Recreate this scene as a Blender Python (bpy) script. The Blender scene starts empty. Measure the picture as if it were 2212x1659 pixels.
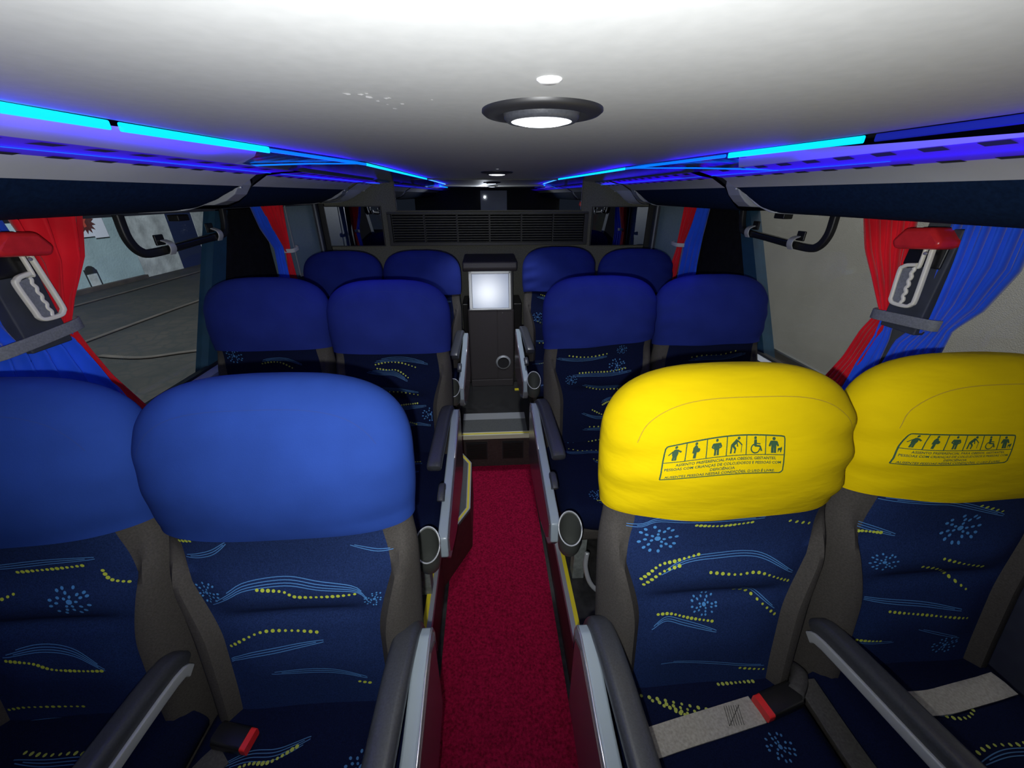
import bpy, bmesh, math, random
from mathutils import Vector, Matrix
sc = bpy.context.scene
COL = sc.collection
PI = math.pi

# ------------------------------------------------------------------ materials
def new_mat(name, col, rough=.6, metal=0, noise=None, bump=None, emis=None, spec=.5, sheen=0, stretch=None):
    m = bpy.data.materials.new(name); m.use_nodes = True
    nt = m.node_tree; b = nt.nodes['Principled BSDF']
    b.inputs['Base Color'].default_value = (*col, 1); b.inputs['Roughness'].default_value = rough
    b.inputs['Metallic'].default_value = metal; b.inputs['Specular IOR Level'].default_value = spec
    if sheen: b.inputs['Sheen Weight'].default_value = sheen
    tc = nt.nodes.new('ShaderNodeTexCoord'); src = tc.outputs['Object']
    if stretch:
        mp = nt.nodes.new('ShaderNodeMapping'); mp.inputs['Scale'].default_value = stretch
        nt.links.new(src, mp.inputs['Vector']); src = mp.outputs['Vector']
    if noise:
        sc_, amt = noise[0], noise[1]
        n = nt.nodes.new('ShaderNodeTexNoise'); n.inputs['Scale'].default_value = sc_; n.inputs['Detail'].default_value = 4
        nt.links.new(src, n.inputs['Vector'])
        r = nt.nodes.new('ShaderNodeValToRGB'); e = r.color_ramp.elements
        e[0].position = .3; e[1].position = .7
        c2 = noise[2] if len(noise) > 2 else tuple(min(1, c * (1 + amt)) for c in col)
        c1 = tuple(c * (1 - amt) for c in col)
        e[0].color = (*c1, 1); e[1].color = (*c2, 1)
        nt.links.new(n.outputs['Fac'], r.inputs['Fac']); nt.links.new(r.outputs['Color'], b.inputs['Base Color'])
    if bump:
        n = nt.nodes.new('ShaderNodeTexNoise'); n.inputs['Scale'].default_value = bump[0]; n.inputs['Detail'].default_value = 3
        nt.links.new(src, n.inputs['Vector'])
        bp = nt.nodes.new('ShaderNodeBump'); bp.inputs['Strength'].default_value = bump[1]; bp.inputs['Distance'].default_value = bump[2]
        nt.links.new(n.outputs['Fac'], bp.inputs['Height']); nt.links.new(bp.outputs['Normal'], b.inputs['Normal'])
    if emis:
        b.inputs['Emission Color'].default_value = (*emis[0], 1); b.inputs['Emission Strength'].default_value = emis[1]
    return m
M = {}
M['ceil'] = new_mat('ceiling_laminate', (.37, .375, .37), .6, noise=(60, .04))
M['paintglow'] = new_mat('painted_led_glow', (.10, .05, .5), .5, emis=((.02, .0, .5), .45))  # blue LED glow painted into the panel faces as colour and emission
M['white'] = new_mat('white_plastic', (.55, .56, .58), .35, noise=(8, .05))
M['sill'] = new_mat('sill_plastic', (.75, .8, .85), .45, noise=(8, .05))
M['slot'] = new_mat('slot_black', (.01, .01, .012), .8)
M['darkgloss'] = new_mat('dark_gloss_panel', (.012, .014, .05), .16, spec=.7, noise=(5, .2))
M['navybelly'] = new_mat('navy_trim_fabric', (.004, .012, .034), .8, noise=(120, .25), spec=.08)
M['chrome'] = new_mat('chrome', (.5, .5, .54), .25, .7)
M['silver'] = new_mat('silver_plastic', (.85, .86, .9), .35, .2)
M['satin'] = new_mat('satin_grey', (.38, .40, .42), .35, .3)
M['led'] = new_mat('led_cyan', (0, .1, .4), .5, emis=((0, .52, 1), 1.6))
M['leddim'] = new_mat('led_blue', (0, .02, .4), .5, emis=((.01, .05, .9), .8))
M['leddark'] = new_mat('led_dark_blue', (0, .01, .2), .5, emis=((.01, .01, .45), .35))
M['ledmid'] = new_mat('led_mid_blue', (0, .05, .4), .5, emis=((0, .16, 1), 1.1))
M['wall'] = new_mat('wall_plastic', (.03, .035, .05), .7, noise=(20, .2))
M['pillar'] = new_mat('pillar_grey', (.05, .056, .066), .7, noise=(60, .15))
M['teal'] = new_mat('pillar_teal', (.008, .04, .075), .6, noise=(20, .15))
M['black'] = new_mat('black_fabric', (.006, .006, .008), .9, noise=(40, .3), spec=.08)
M['rubber'] = new_mat('black_rubber', (.008, .008, .009), .5)
M['olive'] = new_mat('rear_wall_carpet', (.125, .125, .098), .9, noise=(150, .25), bump=(220, .4, .002), spec=.08)
M['vent'] = new_mat('vent_plastic', (.004, .005, .005), .6)
M['mirror'] = new_mat('tinted_mirror', (.38, .41, .46), .008, 1)
M['frame'] = new_mat('frame_dark', (.012, .013, .013), .5)
M['mesh'] = new_mat('grille_dark', (.02, .018, .015), .45, .5)
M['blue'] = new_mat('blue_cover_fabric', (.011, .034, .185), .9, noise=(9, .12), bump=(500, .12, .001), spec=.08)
M['blue2'] = new_mat('blue_cover_fabric_dimmed', (.011, .020, .15), .95, noise=(9, .12), bump=(500, .12, .001), spec=.08)  # same cover cloth, the dimmer light on the rear rows put into its colour
M['yellow'] = new_mat('yellow_cover_fabric', (.52, .37, .0), .9, noise=(5, .05), bump=(7, .6, .008), stretch=(1, 2, 4), spec=.08)
M['yseam'] = new_mat('yellow_seam', (.30, .20, 0), .9)
M['bseam'] = new_mat('blue_seam', (.005, .02, .13), .9)
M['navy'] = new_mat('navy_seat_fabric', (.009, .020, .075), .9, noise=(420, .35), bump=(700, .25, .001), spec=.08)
M['navy2'] = new_mat('navy_seat_fabric_shaded', (.0025, .005, .022), .95, noise=(420, .35), spec=.08)  # same seat cloth with shade put into its colour, for rear rows and cushions
M['thread2'] = new_mat('blue_thread_shaded', (.03, .10, .24), .8)  # thread and dot colours darkened to go with that painted shade
M['flower2'] = new_mat('sky_blue_dots_shaded', (.03, .12, .30), .8)
M['dot2'] = new_mat('yellow_dots_shaded', (.30, .34, .05), .8)
M['grey'] = new_mat('grey_seat_fabric', (.048, .044, .040), .95, noise=(300, .18), bump=(500, .2, .001), spec=.08)
M['thread'] = new_mat('light_blue_thread', (.05, .18, .45), .8)
M['dot'] = new_mat('yellow_green_dots', (.42, .50, .035), .8)
M['flower'] = new_mat('sky_blue_dots', (.045, .21, .52), .8)
M['print'] = new_mat('sign_print_green', (.012, .05, .014), .8)
M['pad'] = new_mat('armrest_pad_plastic', (.032, .034, .040), .38, noise=(300, .2), bump=(500, .15, .001))
M['panel'] = new_mat('armrest_panel_grey', (.24, .29, .33), .28)
M['panelside'] = new_mat('armrest_side_gloss', (.10, .065, .075), .22, .2)
M['cup'] = new_mat('cup_holder_grey', (.05, .055, .05), .35, .2)
M['leg'] = new_mat('leg_grey', (.16, .18, .17), .6, noise=(60, .3))
M['carpet'] = new_mat('red_carpet', (.30, .005, .036), .95, noise=(120, .5), bump=(220, .9, .005), spec=.08)
M['maroon'] = new_mat('step_side', (.05, .008, .012), .6, noise=(30, .3))
M['floor'] = new_mat('dark_vinyl', (.022, .022, .022), .25, noise=(40, .3))
M['treadgrey'] = new_mat('tread_grey', (.07, .075, .075), .7, noise=(300, .3))
M['yel'] = new_mat('yellow_strip', (.75, .62, .02), .5)
M['palestrip'] = new_mat('pale_strip', (.62, .62, .45), .4)
M['brown'] = new_mat('riser_dark', (.035, .028, .026), .55, noise=(80, .25))
M['console'] = new_mat('console_plastic', (.035, .030, .032), .5, noise=(200, .15), bump=(400, .1, .001))
M['screen'] = new_mat('screen_glass', (.11, .16, .24), .24, .0, emis=((.45, .6, 1), .20), spec=1.0)
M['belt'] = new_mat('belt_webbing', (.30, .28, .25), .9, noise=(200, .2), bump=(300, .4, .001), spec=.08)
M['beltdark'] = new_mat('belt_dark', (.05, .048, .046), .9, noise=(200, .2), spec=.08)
M['blackp'] = new_mat('black_plastic', (.008, .008, .008), .3)
M['redp'] = new_mat('red_plastic', (.62, .02, .02), .35)
M['redcap'] = new_mat('red_cap_plastic', (.62, .02, .025), .25, noise=(30, .15))
M['cream'] = new_mat('cream_plastic', (.80, .77, .64), .45)
M['redcloth'] = new_mat('red_curtain', (.70, .006, .016), .6, noise=(6, .2), sheen=.3, spec=.08)
M['bluecloth'] = new_mat('blue_curtain', (.012, .075, .70), .6, noise=(6, .2), sheen=.3, spec=.08)
M['tie'] = new_mat('tie_grey', (.17, .18, .19), .9, noise=(200, .2))
M['tiew'] = new_mat('tie_white', (.5, .5, .48), .9)
M['clip'] = new_mat('clip_grey', (.42, .43, .43), .4, .2)
M['lamp'] = new_mat('lamp_lens', (.8, .85, .9), .3, emis=((.9, .95, 1), 6))
M['chip'] = new_mat('bright_chip', (.8, .8, .8), .5)
M['outwall'] = new_mat('street_wall_paint', (.30, .38, .42), .9, noise=(1.2, .18), bump=(20, .3, .02))
M['outwhite'] = new_mat('street_wall_white', (.42, .42, .44), .9, noise=(3, .35), bump=(20, .3, .02))
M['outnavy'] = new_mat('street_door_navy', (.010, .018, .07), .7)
M['outgrey'] = new_mat('side_wall_grey', (.34, .32, .295), .95, noise=(2.5, .06), bump=(120, .5, .01))
M['paper'] = new_mat('poster_paper', (.62, .60, .70), .8)
M['ink'] = new_mat('poster_ink', (.07, .01, .01), .8)
M['inkred'] = new_mat('poster_red', (.45, .05, .03), .8)
M['kerb'] = new_mat('kerb_stone', (.040, .029, .024), .9, noise=(4, .35))
# glass: thin, mostly clear with a weak reflection
g = bpy.data.materials.new('window_glass'); g.use_nodes = True; nt = g.node_tree; nt.nodes.clear()
o = nt.nodes.new('ShaderNodeOutputMaterial'); mx = nt.nodes.new('ShaderNodeMixShader'); tr = nt.nodes.new('ShaderNodeBsdfTransparent')
gl = nt.nodes.new('ShaderNodeBsdfGlossy'); gl.inputs['Roughness'].default_value = .02; gl.inputs['Color'].default_value = (.8, .9, 1, 1)
tr.inputs['Color'].default_value = (.93, .97, .97, 1); mx.inputs[0].default_value = .05
nt.links.new(tr.outputs[0], mx.inputs[1]); nt.links.new(gl.outputs[0], mx.inputs[2]); nt.links.new(mx.outputs[0], o.inputs[0]); M['glass'] = g
# frosted pane
g = bpy.data.materials.new('film_glass'); g.use_nodes = True; nt = g.node_tree; b = nt.nodes['Principled BSDF']
b.inputs['Base Color'].default_value = (.07, .12, .14, 1); b.inputs['Roughness'].default_value = .5
n = nt.nodes.new('ShaderNodeTexNoise'); n.inputs['Scale'].default_value = 30; r = nt.nodes.new('ShaderNodeValToRGB')
r.color_ramp.elements[0].color = (.17, .26, .31, 1); r.color_ramp.elements[1].color = (.24, .34, .38, 1)
nt.links.new(n.outputs['Fac'], r.inputs['Fac']); nt.links.new(r.outputs['Color'], b.inputs['Base Color']); M['film'] = g
# cobbled street
g = bpy.data.materials.new('street_cobbles'); g.use_nodes = True; nt = g.node_tree; b = nt.nodes['Principled BSDF']
tc = nt.nodes.new('ShaderNodeTexCoord'); v = nt.nodes.new('ShaderNodeTexVoronoi'); v.feature = 'DISTANCE_TO_EDGE'; v.inputs['Scale'].default_value = 4.5
r = nt.nodes.new('ShaderNodeValToRGB'); r.color_ramp.elements[0].color = (.005, .004, .0035, 1); r.color_ramp.elements[1].color = (.015, .0095, .007, 1)
r.color_ramp.elements[1].position = .12
n = nt.nodes.new('ShaderNodeTexNoise'); n.inputs['Scale'].default_value = 1.3; n.inputs['Detail'].default_value = 6
mu = nt.nodes.new('ShaderNodeMixRGB'); mu.blend_type = 'MULTIPLY'; mu.inputs[0].default_value = .9
r2 = nt.nodes.new('ShaderNodeValToRGB'); r2.color_ramp.elements[0].position = .35; r2.color_ramp.elements[1].position = .65; r2.color_ramp.elements[0].color = (.10, .10, .10, 1)
nt.links.new(tc.outputs['Object'], v.inputs['Vector']); nt.links.new(tc.outputs['Object'], n.inputs['Vector'])
nt.links.new(v.outputs['Distance'], r.inputs['Fac']); nt.links.new(n.outputs['Fac'], r2.inputs['Fac'])
nt.links.new(r.outputs['Color'], mu.inputs[1]); nt.links.new(r2.outputs['Color'], mu.inputs[2]); nt.links.new(mu.outputs[0], b.inputs['Base Color'])
b.inputs['Roughness'].default_value = .85; M['street'] = g

# ------------------------------------------------------------------ mesh builder
class MB:
    def __init__(s): s.v = []; s.f = []; s.m = []
    def add(s, vs, fs, mi=0):
        o = len(s.v); s.v += [tuple(v) for v in vs]
        for f in fs: s.f.append(tuple(i + o for i in f)); s.m.append(mi)
    def box(s, a, b, mi=0):
        x0, y0, z0 = a; x1, y1, z1 = b
        vs = [(x0,y0,z0),(x1,y0,z0),(x1,y1,z0),(x0,y1,z0),(x0,y0,z1),(x1,y0,z1),(x1,y1,z1),(x0,y1,z1)]
        s.add(vs, [(0,3,2,1),(4,5,6,7),(0,1,5,4),(1,2,6,5),(2,3,7,6),(3,0,4,7)], mi); return s
    def prism(s, poly, axis, a, b, mi=0):
        n = len(poly)
        def P(p, c):
            if axis == 'x': return (c, p[0], p[1])
            if axis == 'y': return (p[0], c, p[1])
            return (p[0], p[1], c)
        vs = [P(p, a) for p in poly] + [P(p, b) for p in poly]
        fs = [tuple(range(n - 1, -1, -1)), tuple(range(n, 2 * n))] + [(i, (i + 1) % n, n + (i + 1) % n, n + i) for i in range(n)]
        s.add(vs, fs, mi); return s
    def grid(s, pts, mi=0, closed=False):
        R = len(pts); C = len(pts[0]); vs = [p for r in pts for p in r]; fs = []
        for i in range(R - 1):
            for j in range(C if closed else C - 1):
                k = (j + 1) % C
                fs.append((i * C + j, i * C + k, (i + 1) * C + k, (i + 1) * C + j))
        s.add(vs, fs, mi); return s
    def sweep(s, path, sec, mi=0, side=None, cap=True):
        """sweep a closed 2D section (a along side, b along normal) along a 3D path"""
        P = [Vector(p) for p in path]; rings = []
        for i, p in enumerate(P):
            t = (P[min(i + 1, len(P) - 1)] - P[max(i - 1, 0)]).normalized()
            if side is None:
                sd = t.cross(Vector((0, 0, 1)));
                if sd.length < .05: sd = t.cross(Vector((0, 1, 0)))
                sd.normalize()
            else: sd = Vector(side); sd = (sd - t * sd.dot(t)).normalized()
            n = sd.cross(t).normalized()
            k = sec(i / (len(P) - 1)) if callable(sec) else sec
            rings.append([p + sd * a + n * b for a, b in k])
        s.grid(rings, mi, True)
        if cap:
            o = len(s.v); c = len(rings[0])
            s.add(rings[0], [tuple(range(c))], mi); s.add(rings[-1], [tuple(range(c - 1, -1, -1))], mi)
        return s
    def tube(s, path, r, mi=0, n=10, side=None):
        return s.sweep(path, [(r * math.cos(2 * PI * i / n), r * math.sin(2 * PI * i / n)) for i in range(n)], mi, side)
    def lathe(s, prof, c, mi=0, n=40, axis=(0, 0, 1)):
        q = Vector((0, 0, 1)).rotation_difference(Vector(axis)); c = Vector(c)
        s.grid([[c + q @ Vector((r * math.cos(2 * PI * i / n), r * math.sin(2 * PI * i / n), z)) for i in range(n)] for r, z in prof], mi, True); return s
    def disc(s, c, r, axis=(0, 0, 1), mi=0, n=28):
        q = Vector((0, 0, 1)).rotation_difference(Vector(axis)); c = Vector(c)
        s.add([c + q @ Vector((r * math.cos(2 * PI * i / n), r * math.sin(2 * PI * i / n), 0)) for i in range(n)], [tuple(range(n))], mi); return s
    def build(s, name, mats, parent=None, smooth=False, bevel=0, recalc=True, loc=None, sharp=None):
        me = bpy.data.meshes.new(name); me.from_pydata([tuple(v) for v in s.v], [], s.f)
        if not isinstance(mats, (list, tuple)): mats = [mats]
        for m in mats: me.materials.append(m)
        me.polygons.foreach_set('material_index', s.m)
        if recalc:
            bm = bmesh.new(); bm.from_mesh(me); bmesh.ops.remove_doubles(bm, verts=bm.verts, dist=1e-6)
            bmesh.ops.recalc_face_normals(bm, faces=bm.faces); bm.to_mesh(me); bm.free()
        if smooth: me.polygons.foreach_set('use_smooth', [True] * len(me.polygons))
        if sharp: me.set_sharp_from_angle(angle=math.radians(sharp))
        ob = bpy.data.objects.new(name, me); COL.objects.link(ob)
        if parent: ob.parent = parent
        if loc: ob.location = loc
        if bevel:
            md = ob.modifiers.new('bevel', 'BEVEL'); md.width = bevel; md.segments = 3; md.limit_method = 'ANGLE'
        return ob
def tag(o, label=None, cat=None, group=None, kind=None):
    if label: o['label'] = label
    if cat: o['category'] = cat
    if group: o['group'] = group
    if kind: o['kind'] = kind
    return o
def empty(name, loc, label, cat, group=None):
    o = bpy.data.objects.new(name, None); COL.objects.link(o); o.location = loc; o.empty_display_size = .05
    return tag(o, label, cat, group)
def struct(name, mb, mats, label, cat, parent=None, **k):
    o = mb.build(name, mats, parent, **k); tag(o, label, cat, kind='structure'); return o
def rrect(w, h, r, n=4):
    out = []
    for cx, cy, a0 in ((w/2-r, h/2-r, 0), (-w/2+r, h/2-r, 90), (-w/2+r, -h/2+r, 180), (w/2-r, -h/2+r, 270)):
        for i in range(n + 1):
            a = math.radians(a0 + 90 * i / n); out.append((cx + r * math.cos(a), cy + r * math.sin(a)))
    return out
def smooth_path(pts, n=6):
    P = [Vector(p) for p in pts]; out = []
    for i in range(len(P) - 1):
        p0 = P[max(i-1, 0)]; p1 = P[i]; p2 = P[i+1]; p3 = P[min(i+2, len(P)-1)]
        for k in range(n):
            t = k / n
            out.append(.5 * ((2*p1) + (p2-p0)*t + (2*p0-5*p1+4*p2-p3)*t*t + (-p0+3*p1-3*p2+p3)*t**3))
    out.append(P[-1]); return out
def lerp(a, b, t): return a + (b - a) * t
def sst(a, b, x):
    t = max(0, min(1, (x - a) / (b - a))); return t * t * (3 - 2 * t)
def interp(tab, y):
    if y <= tab[0][0]: return tab[0][1]
    for (a, va), (b, vb) in zip(tab, tab[1:]):
        if y <= b: return lerp(va, vb, (y - a) / (b - a))
    return tab[-1][1]

# ------------------------------------------------------------------ seat decals
class Surf:
    """a padded surface: P(x, s, offset)"""
    def __init__(s, O, es, en, nf): s.O = Vector(O); s.es = Vector(es); s.en = Vector(en); s.nf = nf
    def P(s, x, t, off=0, n=None):
        nn = s.nf(x, t) if n is None else n
        return s.O + Vector((x, 0, 0)) + s.es * t + s.en * (nn + off)
def resample(pts, n):
    P = smooth_path([(p[0], p[1], 0) for p in pts], 8); L = [0]
    for a, b in zip(P, P[1:]): L.append(L[-1] + (b - a).length)
    out = []; j = 0
    for i in range(n):
        d = L[-1] * i / max(1, n - 1)
        while j < len(L) - 2 and L[j + 1] < d: j += 1
        k = (d - L[j]) / max(1e-9, L[j + 1] - L[j]); q = P[j].lerp(P[j + 1], min(1, k)); out.append((q.x, q.y))
    return out
def ribbon(mb, S, pts, w, mi, off=.0017, lim=None):
    run = []
    def flush():
        if len(run) > 1:
            rows = []
            for i, (x, t) in enumerate(run):
                a = run[max(0, i - 1)]; b = run[min(len(run) - 1, i + 1)]
                dx, dy = b[0] - a[0], b[1] - a[1]; L = math.hypot(dx, dy) or 1
                nx, ny = -dy / L * w, dx / L * w
                rows.append([S.P(x - nx, t - ny, off), S.P(x + nx, t + ny, off)])
            mb.grid(rows, mi)
        run.clear()
    for p in pts:
        if lim and abs(p[0]) > lim(p[1]) - .003: flush()
        else: run.append(p)
    flush()
def bundle(mb, S, pts, k, mi, lim):
    base = resample(pts, 30)
    for i in range(k):
        q = []
        for j, (x, t) in enumerate(base):
            f = j / 29
            q.append((x, t + .0062 * (i - (k - 1) / 2) * (.35 + .65 * math.sin(PI * f) ** .7) * (1 if i % 2 else .9)))
        a = (i * 3) % 5; b = 30 - (i * 2) % 4
        ribbon(mb, S, q[a:b], .0008, mi, lim=lim)
def dot(mb, S, x, t, r, mi, lim=None, ry=None, ang=0):
    if lim and abs(x) > lim(t) - r - .001: return
    ry = ry or r; c, s_ = math.cos(ang), math.sin(ang)
    vs = []
    for i in range(8):
        a = 2 * PI * (i + .5) / 8; u, v = r * math.cos(a), ry * math.sin(a)
        vs.append(S.P(x + u * c - v * s_, t + u * s_ + v * c, .0021))
    mb.add(vs, [tuple(range(8))], mi)
def flower(mb, S, x, t, R, mi, lim):
    dot(mb, S, x, t, R * .16, mi, lim)
    for n, rr, sz, ln in ((5, .34, .075, .095), (8, .64, .08, .105), (12, .97, .085, .11)):
        for i in range(n):
            a = 2 * PI * (i + .25 * math.sin(i * 2.3 + x * 40)) / n + rr * 4
            dot(mb, S, x + R * rr * math.cos(a), t + R * rr * math.sin(a) * .85, R * ln, mi, lim, ry=R * sz, ang=a)
def decals(mb, S, items, lim, m0=2):
    for kind, n, pts in items:
        if kind == 'l': bundle(mb, S, pts, n, m0, lim)
        elif kind == 'd':
            for i, (x, t) in enumerate(resample(pts, n)): dot(mb, S, x, t, .0033 + .0006 * math.sin(i), m0 + 1, lim)
        else: flower(mb, S, pts[0][0], pts[0][1], n, m0 + 2, lim)
def random_items(rng, W, s0, s1, step=.062):
    out = []; s = s0
    while s < s1:
        c = rng.uniform(-W * .5, W * .5); L = rng.uniform(.06, .13); h = rng.uniform(-.014, .018); k = rng.uniform(-.02, .02)
        pts = [(c - L, s - k), (c - L * .4, s + h), (c + L * .3, s + h * .8), (c + L, s + k)]
        out.append(('l', rng.choice([3, 3, 4]), pts))
        d = rng.choice([-1, 1]); o = rng.uniform(-.03, .03)
        out.append(('d', rng.randint(9, 17), [(p[0] * .75 + o, p[1] - .012 * d) for p in pts]))
        if rng.random() < .45: out.append(('f', rng.uniform(.02, .034), [(-d * rng.uniform(.07, .14) * 1, s + .032)]))
        s += step * rng.uniform(.85, 1.2)
    return out
DEC = {
'f2': [('l', 3, [(-0.178, 0.503), (-0.152, 0.506), (-0.12, 0.517), (-0.088, 0.541)]), ('l', 4, [(-0.151, 0.397), (-0.111, 0.423), (-0.077, 0.44), (-0.007, 0.446), (0.049, 0.435), (0.118, 0.421), (0.136, 0.388)]), ('d', 19, [(-0.057, 0.433), (-0.012, 0.427), (0.01, 0.415), (0.054, 0.412), (0.117, 0.411)]), ('d', 16, [(-0.138, 0.293), (-0.104, 0.314), (-0.068, 0.327), (-0.016, 0.325), (0.031, 0.319)]), ('l', 3, [(-0.165, 0.245), (-0.106, 0.274), (-0.034, 0.287), (0.042, 0.299)]), ('l', 3, [(-0.068, 0.228), (0.027, 0.227), (0.073, 0.217), (0.114, 0.193)]), ('f', 0.026, [(-0.156, 0.423)]), ('f', 0.018, [(0.148, 0.387)]), ('l', 2, [(0.121, 0.519), (0.162, 0.498), (0.192, 0.493)]), ('d', 4, [(-0.177, 0.539), (-0.153, 0.543)]), ('d', 3, [(0.098, 0.184), (0.117, 0.176)])],
'f1': [('l', 3, [(-0.08, 0.496), (-0.02, 0.498), (0.063, 0.505), (0.132, 0.505)]), ('d', 14, [(-0.003, 0.484), (0.049, 0.487), (0.108, 0.491)]), ('f', 0.034, [(0.073, 0.421)]), ('d', 7, [(0.136, 0.476), (0.143, 0.457), (0.169, 0.444)]), ('l', 4, [(-0.092, 0.297), (-0.023, 0.309), (0.038, 0.295), (0.084, 0.253)]), ('d', 22, [(-0.087, 0.287), (-0.042, 0.278), (-0.004, 0.26), (0.078, 0.251)]), ('d', 14, [(-0.14, 0.15), (-0.096, 0.157), (0.001, 0.146)]), ('l', 3, [(-0.156, 0.104), (-0.083, 0.113), (0.022, 0.106)]), ('d', 6, [(-0.07, 0.425), (-0.043, 0.432), (-0.02, 0.441)])],
'f3': [('d', 6, [(-0.19, 0.562), (-0.15, 0.564)]), ('l', 3, [(-0.2, 0.53), (-0.165, 0.535), (-0.138, 0.553), (-0.08, 0.553), (0.055, 0.555)]), ('d', 14, [(-0.069, 0.540), (-0.02, 0.536), (0.035, 0.543)]), ('d', 4, [(0.113, 0.538), (0.164, 0.521)]), ('f', 0.036, [(-0.133, 0.505)]), ('d', 14, [(-0.155, 0.41), (-0.126, 0.444), (-0.092, 0.454), (-0.049, 0.465)]), ('d', 9, [(-0.149, 0.397), (-0.12, 0.431), (-0.086, 0.444)]), ('l', 3, [(-0.12, 0.428), (-0.077, 0.452), (-0.018, 0.46), (0.073, 0.458), (0.155, 0.407)]), ('d', 16, [(-0.024, 0.428), (0.028, 0.421), (0.077, 0.422), (0.149, 0.386)]), ('l', 2, [(0.038, 0.375), (0.073, 0.369), (0.132, 0.32)]), ('d', 9, [(0.042, 0.367), (0.075, 0.357), (0.135, 0.304)]), ('f', 0.026, [(-0.019, 0.338)]), ('d', 14, [(-0.114, 0.323), (-0.088, 0.324), (-0.045, 0.311), (-0.001, 0.301)]), ('l', 3, [(-0.124, 0.287), (-0.098, 0.312), (-0.06, 0.302), (0.01, 0.277)]), ('l', 2, [(-0.096, 0.193), (-0.047, 0.195), (0.148, 0.16)]), ('d', 7, [(0.083, 0.162), (0.151, 0.147)])],
'f4': [('l', 3, [(-0.179, 0.56), (-0.082, 0.556), (-0.032, 0.55), (0.093, 0.51)]), ('d', 5, [(0.02, 0.542), (0.081, 0.522)]), ('f', 0.04, [(0.014, 0.482)]), ('l', 3, [(-0.242, 0.49), (-0.218, 0.498), (-0.18, 0.49), (-0.119, 0.472)]), ('d', 9, [(-0.2, 0.473), (-0.18, 0.478), (-0.148, 0.477)]), ('f', 0.024, [(-0.13, 0.411)]), ('d', 9, [(-0.01, 0.417), (0.036, 0.402), (0.089, 0.388)]), ('d', 12, [(-0.049, 0.399), (0.004, 0.381), (0.079, 0.327)]), ('l', 3, [(-0.167, 0.318), (-0.02, 0.298), (0.079, 0.277)]), ('d', 18, [(-0.085, 0.284), (-0.006, 0.271), (0.099, 0.254)]), ('d', 7, [(-0.131, 0.202), (-0.082, 0.201)]), ('l', 2, [(-0.132, 0.195), (-0.048, 0.195)]), ('f', 0.028, [(0.081, 0.173)]), ('l', 2, [(-0.005, 0.231), (0.108, 0.193)])],
}
# ------------------------------------------------------------------ preferential seat sign
def text_mesh(txt):
    cu = bpy.data.curves.new('t', 'FONT'); cu.body = txt; cu.size = 1; cu.resolution_u = 2; cu.offset = .018
    ob = bpy.data.objects.new('t', cu); COL.objects.link(ob)
    dg = bpy.context.evaluated_depsgraph_get(); me = bpy.data.meshes.new_from_object(ob.evaluated_get(dg))
    vs = [(v.co.x, v.co.y) for v in me.vertices]; fs = [tuple(p.vertices) for p in me.polygons]
    bpy.data.objects.remove(ob); bpy.data.meshes.remove(me); bpy.data.curves.remove(cu)
    return vs, fs
TXT = [('ASSENTO PREFERENCIAL PARA OBESOS, GESTANTES,', .10, .93, .378), ('PESSOAS COM CRIAN\u00c7AS DE COLO,IDOSOS E PESSOAS COM', .02, .975, .262),
       ('DEFICI\u00caNCIA', .38, .585, .145), ('AUSENTES PESSOAS NESSAS CONDI\u00c7\u00d5ES, O USO \u00c9 LIVRE.', .03, .93, .035)]
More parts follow.
